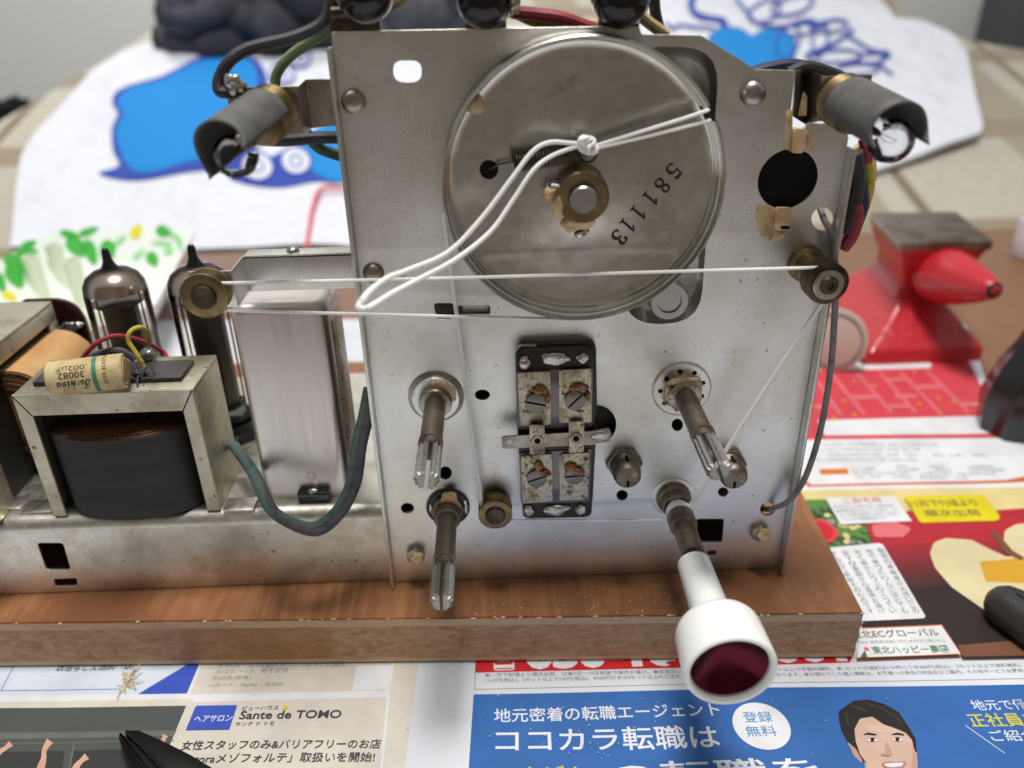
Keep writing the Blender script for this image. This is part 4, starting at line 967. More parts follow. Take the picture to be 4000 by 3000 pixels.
# ---- guide pulleys
def pulley(name, c, yb, yf, r, r_in, pst, mt, mpin, par=None):
    b = MB(); w_ = yb - yf
    ringY(b, c.x, c.z, [(yb, 0), (yb, r * .98), (yb - w_ * .2, r), (yb - w_ * .38, r * .76), (yb - w_ * .62, r * .76), (yf + w_ * .18, r), (yf + .15, r), (yf, r - .3), (yf, r_in), (yf - .05, r_in)], 44)
    o = b.build(name, mt, par or radio)
    p_ = MB(); ringY(p_, c.x, c.z, [(pst, 2.9), (yb, 2.9), (yb, 3.6)], 28); ringY(p_, c.x, c.z, [(yf - .04, r_in - .05), (yf - .7, r_in - .1), (yf - 1.0, r_in - .5), (yf - 1.0, 0)], 36)
    p_.build('pivot', mpin, o)
    return o
pl_c = PY(440, 641, -13.5)
lp = lab(pulley('guide_pulley', pl_c, -7.5, -13.5, mm(51, 440, 641, -13.5), mm(28, 440, 641, -13.5), -4.5, 'brass', 'darkbrass'), 'brass guide pulley on the bracket in front of the right glass tube')
pr_c = PY(1788, 614, -16.5)
rp = lab(pulley('guide_pulley', pr_c, -11.2, -16.5, mm(46, 1788, 614, -16.5), mm(34, 1788, 614, -16.5), 0.1, 'darkbrass', 'zinc_dark'), 'dark bronze guide pulley at the right edge of the panel')
ringY(MB(), pr_c.x, pr_c.z, [(0.1, 5.2), (-1.5, 5.0), (-2.4, 3.9), (-8.6, 3.7)], 32).build('post', 'brass', rp)
ringY(MB(), pr_c.x, pr_c.z, [(-17.6, 0), (-17.6, .9), (-18.0, 1.1), (-18.0, 2.2), (-17.5, 2.5)], 28).build('pivot_rivet', 'darkbrass', rp)
ps_c = PY(1070, 1113, -7.2)
sp_ = lab(pulley('guide_pulley', ps_c, -2.0, -7.2, mm(37, 1070, 1113, -7.2), mm(22, 1070, 1113, -7.2), .1, 'brass', 'darkbrass'), 'small brass guide pulley low on the panel, left of the trimmer block')

# ---- dial cord
cdm = MB(); CR = 0.47
YG = -7.0
cdm.tube([(DC.x + (R - .55) * math.cos(t), YG, DC.z + (R - .55) * math.sin(t)) for t in [math.radians(GAP + k * (205 - GAP) / 60) for k in range(61)]], CR, 8, 0)
cdm.tube([PY(962, 470, YG), PY(964, 500, YG), PY(1002, 800, -6), PY(1041, 1092, -4.8)], CR * 1.4, 8, 4)
cdm.tube([PY(1041, 1092, -4.8), PY(1036, 1112, -4.8), PY(1046, 1134, -4.8), PY(1070, 1128, -4.8), PY(1105, 1124, -4.8), PY(1280, 1124, -5.5), PY(1450, 1122, -6.5)], CR * .8, 8, 6)
cdm.tube([PY(1478, 1108, -8), PY(1520, 1052, -9), PY(1560, 985, -10), PY(1670, 815, -12), PY(1778, 650, -14)], CR * 1.45, 8, 4)
cdm.tube([PY(468, 612, -10.5), PY(1000, 600, -12), PY(1400, 588, -13), PY(1770, 578, -13.8)], CR, 8, 4)
cdm.tube([PY(488, 671, -10.5), PY(850, 680, -9.5), PY(1110, 687, -8), PY(1240, 690, YG)], CR, 8, 4)
cdm.build('dial_cord', 'cord', radio)
tl = MB()
K0 = PY(1270, 313, -12.5)
tl.tube([PY(1284, 316, -12.6), PY(1390, 283, -12), PY(1480, 255, -11.4), PY(1524, 240, -10.9), PY(1530, 238, -8)], CR, 8, 4)
tl.tube([PY(1284, 321, -12.8), PY(1400, 294, -12), PY(1520, 264, -11.2), PY(1532, 261, -8.6)], CR, 8, 4)
tl.tube([K0, PY(1232, 309, -13), PY(1186, 308, -14.5), PY(1150, 328, -16), PY(1106, 385, -18), PY(1040, 472, -21), PY(968, 545, -25), PY(880, 584, -30), PY(838, 600, -34), PY(800, 628, -40), PY(780, 652, -46)], lambda t: .5 + .25 * t, 10, 8)
tl.tube([K0, PY(1240, 318, -13), PY(1190, 338, -15), PY(1152, 368, -17), PY(1110, 430, -19), PY(1060, 500, -22), PY(985, 560, -27), PY(900, 606, -32), PY(850, 632, -38), PY(812, 656, -43), PY(790, 668, -47)], lambda t: .5 + .25 * t, 10, 8)
tl.tube([PY(780, 652, -46), PY(774, 664, -47), PY(790, 668, -47)], .7, 10, 6)
for k, (x, y, rx, ry, a) in enumerate(((1262, 312, 10, 14, .3), (1274, 316, 9, 13, -.4), (1270, 306, 12, 7, 0), (1280, 322, 8, 8, .5))):
    C = PY(x, y, -13.2 - .3 * k)
    s_ = 1 / 7.6
    tl.tube([C + Vector((rx * s_ * math.cos(t) * math.cos(a) - ry * s_ * math.sin(t) * math.sin(a), .45 * math.sin(2 * t), rx * s_ * math.cos(t) * math.sin(a) + ry * s_ * math.sin(t) * math.cos(a))) for t in [i * math.pi / 7 for i in range(15)]], .5, 8, 3)
lab(tl.build('cord_tail', 'cord', radio), 'knotted white cord end with two loose strands hanging towards the viewer')

# ---- control shafts
def halves(b, cx, cz, y0, y1, r, gap, ang, teeth=18, dep=.35):
    for sgn in (0, math.pi):
        lim = math.asin(gap / r)
        pts = []
        N = teeth * 2
        for i in range(N + 1):
            t = lim + (math.pi - 2 * lim) * i / N
            rr = r if i % 2 == 0 else r - dep
            pts.append((rr * math.cos(t + sgn + ang), rr * math.sin(t + sgn + ang)))
        b.prism([(cx + x, y0, cz + z) for x, z in pts], (0, y1 - y0, 0))
        # chamfered end
        a = [b.bm.verts.new((cx + x * .98, y1 - .01, cz + z * .98)) for x, z in pts]; c2 = [b.bm.verts.new((cx + x * .82, y1 - .9, cz + z * .82)) for x, z in pts]
        for i in range(len(a)): b.face([a[i], a[(i + 1) % len(a)], c2[(i + 1) % len(a)], c2[i]])
        b.face(c2)
def hexa(b, cx, cz, r, y0, y1, a=0.3): return b.prism([(cx + r * math.cos(a + k * math.pi / 3), y0, cz + r * math.sin(a + k * math.pi / 3)) for k in range(6)], (0, y1 - y0, 0), .3)
def shaft(px, style, slot):
    c = PY(*px); cx, cz = c.x, c.z
    b = ringY(MB(), cx, cz, [(-2, 3.1), (-25.6, 3.1), (-25.9, 3.4), (-27.2, 3.4), (-27.4, 2.9), (-29.2, 2.9), (-29.4, 3.1), (-30.2, 3.1), (-30.2, 0)], 40)
    sh = b.build('control_shaft', 'shaft', radio)
    k = MB(); halves(k, cx, cz, -30.0, -43.6, 3.35, .55, slot, 7, .75)
    k.build('knurled_end', 'castalu', sh, smooth=0)
    if style == 'UL':
        ringY(MB(), cx, cz, [(.1, 8.3), (-.6, 8.3), (-.8, 8.0), (-.8, 4)], 48).build('washer', 'zinc_dark', sh)
        ringY(MB(), cx, cz, [(-.7, 7.3), (-1.8, 7.3), (-2.2, 6.9), (-2.2, 3)], 48).build('nut', 'zinc', sh)
        ringY(MB(), cx, cz, [(-2.1, 4.9), (-3.0, 4.9), (-3.2, 4.6), (-3.4, 4.9), (-4.2, 4.9), (-4.4, 4.6), (-4.6, 4.9), (-5.4, 4.6), (-5.5, 3.0)], 40).build('bushing', 'zinc_dark', sh)
        slab(MB(), [(928, 826), (952, 824), (984, 842), (986, 866), (972, 870), (958, 846), (934, 844)], -2.9, -2.1, 1.2, .2).build('paint_dab', 'cream', sh)
    if style == 'UR':
        w_ = MB(); ringY(w_, cx, cz, [(.1, 8.9), (-.5, 8.9), (-.9, 8.4), (-.9, 5.0)], 56); w_.build('washer', 'zinc', sh)
        tz = MB()
        for k_ in range(9):
            a = .35 + k_ * 2 * math.pi / 9; x, z = cx + 6.5 * math.cos(a), cz + 6.5 * math.sin(a)
            tz.prism([(x + .75 * math.cos(t), -.93, z + .75 * math.sin(t)) for t in [i * math.pi / 5 for i in range(10)]], (0, -.04, 0))
        tz.build('lock_tooth_gap', 'black', sh, smooth=0)
        n_ = MB(); hexa(n_, cx, cz, 6.4, -.95, -3.2, .52); n_.build('nut', 'tinplate', sh)
        ringY(MB(), cx, cz, [(-3.1, 4.9), (-4.0, 4.9), (-4.2, 4.6), (-4.4, 4.9), (-5.2, 4.9), (-5.4, 4.5), (-5.6, 3.0)], 40).build('bushing', 'tinplate', sh)
        MB().blob((cx - .5, -3.6, cz + 4.6), (4.4, .8, 1.3), 2, .35).blob((cx + 3.8, -4.6, cz - .6), (1.1, .9, 2.0), 6, .3).build('paint_dab', 'cream', sh, smooth=80)
    if style == 'LL':
        ringY(MB(), cx, cz, [(.1, 7.0), (-.7, 7.0), (-.9, 6.7), (-.9, 3.5)], 48).build('washer', 'bakelite', sh)
        n_ = MB(); hexa(n_, cx, cz, 5.6, -.9, -3.0, .1); n_.build('nut', 'shaft', sh)
        ringY(MB(), cx, cz, [(-2.9, 4.4), (-7.0, 4.2), (-7.4, 3.8), (-7.4, 3.0)], 40).build('bushing', 'shaft', sh)
        slab(MB(), [(956, 1066), (986, 1064), (988, 1084), (996, 1090), (994, 1112), (984, 1122), (976, 1098), (950, 1090)], -3.4, -2.5, 1.2, .3).build('paint_dab', 'cream', sh)
        MB().blob((cx - 5.5, -1.0, cz), (.5, .2, 1.8), 4, .4, 2).blob((cx + 5.7, -1.0, cz), (.7, .2, 2.0), 5, .5, 2).build('bare_patch', 'bright', sh, smooth=80)
    return sh
lab(shaft((942, 856), 'UL', math.radians(80)), 'upper left control shaft with round nut')
lab(shaft((1472, 840), 'UR', math.radians(112)), 'upper right control shaft with toothed lock washer')
lab(shaft((968, 1094), 'LL', math.radians(88)), 'lower left control shaft with black washer')
# tuning shaft with knob
c = PY(1454, 1072); cx, cz = c.x, c.z
ts = ringY(MB(), cx, cz, [(-10.3, 3.9), (-10.8, 4.25), (-15.8, 4.25), (-16.4, 3.5), (-29.5, 3.3), (-29.5, 0)], 40).build('tuning_shaft', 'shaft', radio)
ringY(MB(), cx, cz, [(.1, 7.1), (-.35, 7.0), (-.5, 6.6), (-.45, 5.4)], 48).build('washer', 'zinc', ts)
ringY(MB(), cx, cz, [(.1, 5.6), (-2.0, 5.5), (-2.6, 4.6), (-5.5, 4.5), (-6.0, 4.0)], 40).build('bushing', 'shaft', ts)
ringY(MB(), cx, cz, [(-5.9, 3.0), (-7.6, 4.0), (-10.4, 4.0)], 40).build('nylon_collar', 'knob', ts)
yk = solveY(cx, cz, 1216)
cx -= .9
kn = ringY(MB(), cx, cz, [(yk + .0, 3.2), (yk, 4.0), (yk - .6, 4.75), (yk - 24, 5.35), (yk - 25, 5.9)], 56)
yhd = yk - 24.6
ringY(kn, cx, cz, [(yhd + .0, 5.2), (yhd, 7.2), (yhd - .5, 9.2), (yhd - 1.6, 10.6), (yhd - 3.2, 11.2), (yhd - 14.6, 11.5), (yhd - 15.5, 11.2), (yhd - 15.8, 10.7), (yhd - 15.6, 10.2), (yhd - 14.2, 9.75), (yhd - 14.0, 9.6)], 72)
knob = lab(kn.build('knob', 'knob', ts, smooth=60), 'ivory white long necked knob with maroon cone insert')
ci = ringY(MB(), cx, cz, [(yhd - 14.3, 9.75), (yhd - 13.9, 9.6), (yhd - 7.4, 0)], 96).build('cone_insert', 'maroon', knob, smooth=60)
off_ = Vector((cx, yhd - 10, cz)) * S
ci.data.transform(Matrix.Translation(-off_)); ci.location = off_

# ---- trimmer capacitor block
T = lambda pts: [(1078.4 + .25 * a, 718.9 + .25 * b) for a, b in pts]
tb_ = MB(); slab(tb_, T([(138, 152), (805, 124), (836, 560), (798, 1592), (204, 1606), (160, 860)]), -5.2, -3.6, 2.2, .25)
trim = lab(tb_.build('trimmer_block', 'bakelite', radio), 'dark trimmer block with four slotted screws')
slab(MB(), T([(160, 104), (836, 90), (846, 700), (806, 1480), (186, 1490)]), -2.6, -.05, 2.0, .2).build('rear_board', 'bakelite', trim)
slab(MB(), T([(165, 108), (320, 104), (330, 150), (160, 168)]), -3.4, -2.65, .5, .15).build('mounting_tab', 'bright', trim)
for nm, poly in (('mica_sheet', [(150, 336), (808, 308), (803, 812), (166, 830)]), ('mica_sheet', [(170, 1042), (796, 1006), (780, 1458), (190, 1476)])):
    slab(MB(), T(poly), -5.6, -5.22, .5, .08).build(nm, 'mica', trim)
for poly, (sx, sy), sr, ang in (([(180, 346), (440, 336), (446, 792), (210, 802)], (318, 612), 95, -14), ([(538, 324), (796, 310), (796, 772), (544, 778)], (655, 592), 93, 48), ([(210, 1064), (455, 1050), (460, 1456), (230, 1470)], (325, 1265), 88, 20), ([(542, 1050), (776, 1036), (766, 1436), (546, 1446)], (650, 1240), 86, 3)):
    slab(MB(), T([(a - 22, b + 4) for a, b in poly]), -5.95, -5.62, .3, .05).build('under_plate', 'tinplate', trim)
    pt_ = slab(MB(), T(poly), -6.6, -6.0, .3, .1).build('trimmer_plate', 'tinplate', trim)
    p0 = T([(sx, sy)])[0]; c = PY(p0[0], p0[1], -7.8); rr = mm(sr * .25, p0[0], p0[1], -7.8)
    sw = MB(); ringY(sw, c.x, c.z, [(-6.3, 0), (-6.3, rr * .98), (-7.0, rr * .98), (-7.0, 0)], 32)
    a_ = math.radians(ang)
    for sgn in (0, math.pi):
        lim = math.asin(.26 / (rr / 1)) ; pts = [(rr * math.cos(t + sgn + a_), rr * math.sin(t + sgn + a_)) for t in [lim + (math.pi - 2 * lim) * i / 16 for i in range(17)]]
        sw.prism([(c.x + x, -7.0, c.z + z) for x, z in pts], (0, -.85, 0), .12)
    sw.build('slotted_screw', 'screw', pt_)
for x, y, rx, ry, k in ((352, 498, 62, 40, 1), (410, 560, 34, 52, 2), (690, 478, 72, 34, 3), (766, 550, 24, 44, 4), (640, 520, 26, 34, 9), (338, 1160, 44, 46, 5), (392, 1216, 50, 26, 6), (622, 1160, 48, 40, 7), (682, 1200, 46, 38, 8)):
    p0 = T([(x, y)])[0]; MB().blob(PY(p0[0], p0[1], -7.3), (mm(rx * .25, *p0), .9, mm(ry * .25, *p0)), k, .3).build('varnish_dab', 'varnish', trim, smooth=80)
bar = slab(MB(), T([(20, 900), (160, 890), (800, 852), (960, 822), (965, 940), (800, 968), (60, 1002), (22, 1000)]), -7.4, -6.8, 1.0, .12).build('terminal_strip', 'zinc_dark', trim)
p0 = T([(88, 946)])[0]; c = PY(*p0, -7.5); ringY(MB(), c.x, c.z, [(-7.47, 0), (-7.47, mm(24 * .25, *p0)), (-7.41, mm(25 * .25, *p0))], 20).build('lug_hole', 'paper', bar, smooth=0)
for poly, (ex, ey) in (([(262, 800), (390, 796), (394, 1050), (264, 1052)], (330, 932)), ([(602, 772), (735, 766), (730, 1030), (604, 1038)], (665, 912))):
    tbm = slab(MB(), T(poly), -8.1, -7.5, .3, .12).build('connecting_tab', 'tinplate', trim)
    p0 = T([(ex, ey)])[0]; c = PY(*p0, -8.3)
    ringY(MB(), c.x, c.z, [(-8.1, 1.85), (-8.5, 1.8), (-8.7, 1.5), (-8.5, .95), (-7.9, .85)], 28).build('eyelet', 'zinc_dark', tbm, smooth=60)
    ringY(MB(), c.x, c.z, [(-8.12, 0), (-8.12, .9)], 16).build('eyelet_hole', 'black', tbm, smooth=0)
for k, (x, y, rx, ry) in enumerate(((472, 225, 122, 62), (222, 258, 50, 62), (718, 222, 52, 50), (255, 1536, 46, 56), (490, 1532, 108, 56), (705, 1526, 42, 50), (884, 888, 84, 52))):
    p0 = T([(x, y)])[0]; yy = -5.5 if k < 6 else -7.2
    MB().blob(PY(*p0, yy), (mm(rx * .25, *p0), .95, mm(ry * .25, *p0)), k + 11, .22).build('solder_lug', 'solder', trim, smooth=80)

# ---- adjusters and bolts
for px, lb in (((1357, 1032), 'blackened adjuster bush right of the trimmer block'), ((1588, 1034), 'blackened adjuster bush behind the upper right shaft')):
    c = PY(*px, -9); cx, cz = c.x, c.z
    b = MB(); hexa(b, cx, cz, 5.9, .1, -1.8, .0); ringY(b, cx, cz, [(-1.7, 4.5), (-2.4, 4.2), (-2.8, 4.5), (-3.4, 4.2), (-3.8, 4.5), (-4.4, 4.2), (-4.8, 4.45), (-6.5, 4.4), (-8.6, 4.0), (-9.2, 3.4), (-9.2, 0)], 36)
    ad = lab(b.build('adjuster_bush', 'shaft', radio), lb)
    MB().box((cx - .45, -9.35, cz - 3.3), (cx + .45, -8.5, cz - 1.0), .1).box((cx - .5, -6.9, cz + 3.2), (cx + .5, -3.6, cz + 4.75), .1).build('slot', 'black', ad)
    MB().blob((cx + 2.0, -8.2, cz + .2), (1.3, 1.2, 2.2), 3, .3).build('varnish_dab', 'wax', ad, smooth=80)
for px, r, bl_ in (((898, 1201), 22, (902, 1206)), ((1643, 1153), 22, (1650, 1155))):
    c = PY(*px, -2); b = MB(); hexa(b, c.x, c.z, 3.3, .1, -2.4, .5)
    bo = b.build('hex_bolt', 'zinc_dark', radio)
    MB().blob(PY(*bl_, -3.0), (2.1, 1.4, 2.5), 4, .3).build('paint_dab', 'cream', bo, smooth=80)
# sliding latch visible in the keyhole
MB().box((PY(1000, 672, 3).x, 2.4, PY(940, 690, 3).z), (PY(1064, 672, 3).x, 3.2, PY(940, 652, 3).z), .2).build('slide_latch', 'zinc', radio)
# ---- chassis tray
ZT = 50.0; XL = -262.0
tf_ = MB().plate([[(XL, ZB0), (xl - 1.2, ZB0), (xl - 1.2, ZT - 4.5), (XL, ZT - 4.5)], rpx([(80, 1173), (136, 1173), (153, 1231), (100, 1231)], 1.2, 1.2), rpx([(116, 1251), (166, 1249), (167, 1265), (119, 1267)], .5, 1.2)], 1.2, 1.0, .1)
arc = [(1.2 + 4.5 - 4.5 * math.cos(t), ZT - 4.5 + 4.5 * math.sin(t)) for t in [k * math.pi / 16 for k in range(9)]]
inner = [(1.2 + 4.5 - 3.5 * math.cos(t), ZT - 4.5 + 3.5 * math.sin(t)) for t in [k * math.pi / 16 for k in range(9)]]
prof = arc + [(100, ZT), (100, ZB0), (99, ZB0), (99, ZT - 1)] + inner[::-1]
tf_.prism([(XL, y, z) for y, z in prof], (xl - 1.2 - XL, 0, 0))
tray = tf_.build('chassis_tray', 'chassis', radio, smooth=30)
tray2 = MB().box((xl + 2, 14, ZB0), (xr - 2, 16, ZT), .5).box((xl + 2, 16.1, ZT - 1.2), (xr - 2, 100, ZT), .3).build('chassis_tray_end', 'core', radio)  # coloured black to stand in for shade behind the lower panel holes
for (x, y) in ((22, 1092), (88, 1098), (520, 1094)):
    q = PZ(x, y, ZT); MB().box((q.x - 5, q.y - 3, ZT + .02), (q.x + 5, q.y + 4, ZT + .9), .3).build('mounting_lug', 'alu', tray)

# ---- output transformer with capacitor on top
f1, f0 = PZ(478, 1103, ZT), PZ(116, 1117, ZT)
TY = (f1.y + f0.y) / 2; TXL = (PY(26, 862, TY).x + PZ(116, 1116, ZT).x) / 2; TXR = (PY(414, 842, TY).x + f1.x) / 2
TZ = PY(414, 842, TY).z; TD = PZ(465, 766, TZ).y
tx = bpy.data.objects.new('transformer', None); COL.objects.link(tx); tx.parent = radio
tx.location = Vector(((TXL + TXR) / 2, TY, ZT)) * S; tx.matrix_parent_inverse = Matrix.Translation(-WL(radio)); lab(tx, 'transformer with paper capacitor lying on its frame')
w_ = 4.3; hb = TZ - PY(250, 893, TY).z
fr_ = MB().plate([[(TXL, ZT + .1), (TXL + w_, ZT + .1), (TXL + w_, TZ - hb), (TXR - w_, TZ - hb), (TXR - w_, ZT + .1), (TXR, ZT + .1), (TXR, TZ), (TXL, TZ)]], TY, 1.2, .3)
fr_.box((TXL, TY + 1.22, TZ - 1.2), (TXR, TD, TZ), .35).box((TXR - 1.2, TY + 1.22, ZT + .1), (TXR, TD, TZ - 1.22), .3).box((TXL, TY + 1.22, ZT + .1), (TXL + 1.2, TD, TZ - 1.22), .3)
fr_.mat(1)
for (xa, xb) in ((TXL + .2, TXL + w_), (TXR - .2, TXR - w_)):
    fr_.prism([(xa - .22, TY - .03, TZ - .2), (xa + .22, TY - .03, TZ - .2), (xb + .22, TY - .03, TZ - hb), (xb - .22, TY - .03, TZ - hb)], (0, .05, 0))
frame = fr_.build('frame', ['frame', 'black'], tx)
MB().box((TXL + 1.4, TY + 8.5, ZT + .3), (TXR - 1.4, TD - 1, TZ - 1.4)).build('core', 'core', tx)
yfront = TY - 4.0; czt = PY(240, 953, yfront).z; YCB = TY + 8.4
cw = (TXR - TXL) / 2 - w_ - 1.4; ccx = (TXL + TXR) / 2 - .9; dep = YCB - yfront
def halfell(cw_, dep_, n=28): return [(ccx - cw_ * math.cos(math.pi * i / n), YCB - dep_ * math.sin(math.pi * i / n) ** .8) for i in range(n + 1)]
co = MB(); H = halfell(cw, dep)
co.prism([(x, y, ZT + .6) for x, y in H], (0, 0, czt - ZT - .6))
coil = co.build('coil_wrap', 'coilpaper', tx, smooth=50)
wd = MB()
for i in range(9):
    k = .96 - i * .085; z = czt + .05 + (.6 if i % 2 else .25) + i * .05
    Hi, Ho = halfell(cw * (k - .07), dep * (k - .08)), halfell(cw * k, dep * k)
    wd.prism([(x, y, czt - .2) for x, y in Ho + Hi[::-1]], (0, 0, z - czt + .2))
wd.build('winding_layers', 'copper', tx, smooth=40)
MB().box((TXL + 4, TY + 5.5, TZ + .02), (TXR - 5, TY + 18, TZ + 1.6), .25).build('fibre_strip', 'fibre', tx)
s0 = PZ(322, 770, TZ + 2.5)
ss = MB().blob((s0.x, s0.y, TZ + 3.2), (2.6, 2.6, 2.2), 3, .12).cyl((s0.x, s0.y, TZ), (s0.x, s0.y, TZ + 3), 1.8, 20)
ss.build('terminal_screw', 'satin', tx, smooth=50)
ca, cb_ = PZ(108, 820, TZ + 6.4), PZ(272, 800, TZ + 6.4)
CRD = 5.2
axc = (cb_ - ca).normalized(); Lc = (cb_ - ca).length
cap = lab(MB().lathe(ca, axc, [(.6, 0), (.6, CRD - 1.2), (0, CRD - .4), (.4, CRD), (Lc - .4, CRD), (Lc, CRD - .4), (Lc - .5, CRD - 1.2), (Lc - .5, 0)], 48).build('paper_capacitor', 'cappaper', tx), 'waxed paper capacitor with faded lettering')
MB().lathe(cb_ - axc * .45, axc, [(0, CRD - .9), (.7, CRD - 1.4), (.9, 0)], 36).build('wax_end', 'wax', cap)
toC = (CAM - ca).normalized(); toC = (toC - axc * toC.dot(axc)).normalized(); tw_ = axc.cross(toC)
def onc(t, a, r=CRD + .04): return ca + axc * t + (toC * math.cos(a) + tw_ * math.sin(a)) * r
sgn = 1 if onc(10, .5).z > onc(10, 0).z else -1
ct = MB()
def captext(body, t0, t1, a0, h, bold=0.01):  # upside-down lettering: reads from the other side
    ct.text(body, lambda x, y: onc(t1 + (t0 - t1) * x, sgn * (a0 - h * y / CRD)), bold)
ct.mat(0)
captext('𝓣𝓸𝓼𝓱𝓲𝓫𝓪', Lc * .14, Lc * .58, -.20, 3.2)
captext('30082', Lc * .18, Lc * .52, .28, 1.9); captext('.002µF', Lc * .16, Lc * .56, .72, 1.9)
ct.text('OUTSIDE FOIL', lambda x, y: onc(Lc * (.75 + .05 * (1 - y)), sgn * (1.6 - 2.3 * x)), .01)
ct.mat(1)
for i in range(20):
    a0, a1 = -1.7 + 3.4 * i / 20, -1.7 + 3.4 * (i + 1) / 20
    ct.poly([onc(Lc * .61, a0), onc(Lc * .67, a0), onc(Lc * .67, a1), onc(Lc * .61, a1)])
ct.build('lettering', ['capink', 'capgreen'], cap, smooth=0, recalc=False)
# wires on the transformer
MB().tube([PZ(176, 776, TZ + 4), PY(205, 744, TY + 16), PY(240, 727, TY + 18), PY(275, 728, TY + 22), PY(320, 742, TY + 26), PY(352, 760, TY + 28), PZ(362, 775, TZ - 2)], .75, 8).build('lead_wire', 'wred', tx)
MB().tube([PZ(311, 794, TZ + 2.5), PY(296, 766, TY + 12), PY(278, 738, TY + 13), PY(282, 716, TY + 14), PY(304, 707, TY + 17), PY(320, 720, TY + 22), PY(322, 742, TY + 25)], .75, 8).build('lead_wire', 'wyellow', tx)
MB().tube([PZ(196, 772, TZ + 3), PY(225, 760, TY + 18), PY(262, 758, TY + 18), PZ(292, 776, TZ + 2)], 1.1, 8).build('lead_wire', 'wdgrey', tx)
fz = MB(); random.seed(5)
b0 = PZ(302, 806, TZ + 2.5)
for k in range(34):
    a0 = b0 + Vector((random.gauss(0, 1.8), random.gauss(0, 1.2), random.gauss(.5, .8)))
    fz.tube([a0, a0 + Vector((random.gauss(0, 1), random.gauss(0, .8), random.gauss(.3, .8))), a0 + Vector((random.gauss(0, 2), random.gauss(-.6, 1), random.gauss(-.3, 1)))], .13, 5, 3)
fz.tube([b0, b0 + Vector((.4, -3.5, -.6)), b0 + Vector((.6, -5, -3.5)), b0 + Vector((1.4, -5.3, -5.5))], .25, 6, 4)
fz.blob(b0, (2.0, 1.6, 1.2), 3, .5, 2)
fz.build('frayed_joint', 'wdgrey', tx)

# ---- power transformer at the left frame edge
c_ = PZ(95, 650, 0)  # only for the viewing line
UZ = TZ + 6.0
ur = PZ(96, 650, UZ); uf = PZ(0, 738, UZ); UX = (ur.x + uf.x) / 2 + 1; UYF, UYB = -2.0, ur.y
px_ = bpy.data.objects.new('power_transformer', None); COL.objects.link(px_); px_.parent = radio
px_.location = Vector((UX - 40, 20, ZT)) * S; px_.matrix_parent_inverse = Matrix.Translation(-WL(radio)); lab(px_, 'larger transformer with amber paper coil at the left edge')
UX0 = UX - 62
fm = MB().box((UX0, UYF, UZ - 1.2), (UX, UYB, UZ), .35).box((UX - .01 - 1.2, UYF, UZ - 7), (UX, UYB, UZ - 1.21), .3).box((UX - 1.2, UYF, ZT + .1), (UX, UYF + 13, UZ - 7.01), .3).box((UX - 1.2, UYB - 6, ZT + .1), (UX, UYB, UZ - 7.01), .3).box((UX0, UYF, ZT + .1), (UX - 1.22, UYF + 1.2, UZ - 1.21), .3)
fm.build('frame', 'frame', px_)
MB().box((UX0 + 2, UYF + 1.4, ZT + .3), (UX - 2.5, UYB - 1, UZ - 1.4)).build('core', 'core', px_)
zm = (UZ + ZT) / 2 - 2; ch_ = (UZ - ZT) / 2 - 8
HH = [(UX - 2.4 + 16 * math.sin(math.pi * i / 24) ** .7, zm - ch_ * math.cos(math.pi * i / 24)) for i in range(25)]
YC0, YC1 = UYF + 31, UYB - 3
MB().prism([(x, YC0, z) for x, z in HH], (0, YC1 - YC0, 0)).build('coil_wrap', 'orangepaper', px_, smooth=50)
uw = MB()
for i in range(3):
    k = .96 - i * .2
    Ho = [(UX - 2.4 + (x - UX + 2.4) * k, YC0 + .2, zm + (z - zm) * k) for x, z in HH]; Hi = [(UX - 2.4 + (x - UX + 2.4) * (k - .09), YC0 + .2, zm + (z - zm) * (k - .09)) for x, z in HH]
    uw.prism(Ho + Hi[::-1], (0, -.8 - .5 * (i % 2) - .15 * i, 0))
uw.build('winding_layers', 'copper', px_)
rf = MB(); q0 = PY(112, 790, UYB + 8); q1 = PY(98, 647, UYB + 8); q2 = PY(186, 700, UYB + 8)
rf.prism([(p[0], UYB + 8, p[1]) for p in fillet([(q0.x - 4, ZT + .2, 0), (q2.x, ZT + .2, 0), (q2.x, q1.z, 0), (q0.x - 4, q1.z, 0)], [0, 0, 14, 2], 8)], (0, 1.6, 0), .2)
bb = rf.build('terminal_board', 'redfibre', px_)
MB().blob(PY(148, 706, UYB + 7.5), (3.0, 1.2, 1.8), 4, .4).blob(PY(166, 702, UYB + 7.5), (2.4, .8, .9), 5, .5).build('solder_joint', 'solder', bb, smooth=80)
MB().tube([PY(150, 708, UYB + 7), PY(154, 735, UYB + 5), PY(160, 770, UYB + 4), PY(176, 800, UYB + 2)], 2.2, 10).build('lead_wire', 'wblack', px_)

# ---- screening can
g0 = PZ(563, 1079, ZT); GY = g0.y; g1x = PZ(758, 1075, ZT).x; gz = PY(506, 662, GY).z; GX0 = (g0.x + PY(500, 676, GY).x) / 2; GD = GY + 26
cn = MB(); fpts = fillet([(GX0, GY, 0), (g1x, GY, 0), (g1x, GD, 0), (GX0, GD, 0)], 4.0, 8)
prev = None; cgx, cgy = (GX0 + g1x) / 2, (GY + GD) / 2
for z, k in ((ZT + .1, 0), (gz - 3, 0), (gz - 1.4, .35), (gz - .4, 1.1), (gz, 2.4)):
    ring = [cn.bm.verts.new((cgx + (x - cgx) * (1 - k / abs(g1x - GX0) * 2), cgy + (y - cgy) * (1 - k / 13), z)) for x, y, _ in fpts]
    if prev:
        for i in range(len(ring)): cn.face([prev[i], prev[(i + 1) % len(ring)], ring[(i + 1) % len(ring)], ring[i]])
    prev = ring
cn.face(prev)
can = lab(cn.build('screening_can', 'alu', radio, smooth=40), 'tall brushed aluminium screening can')
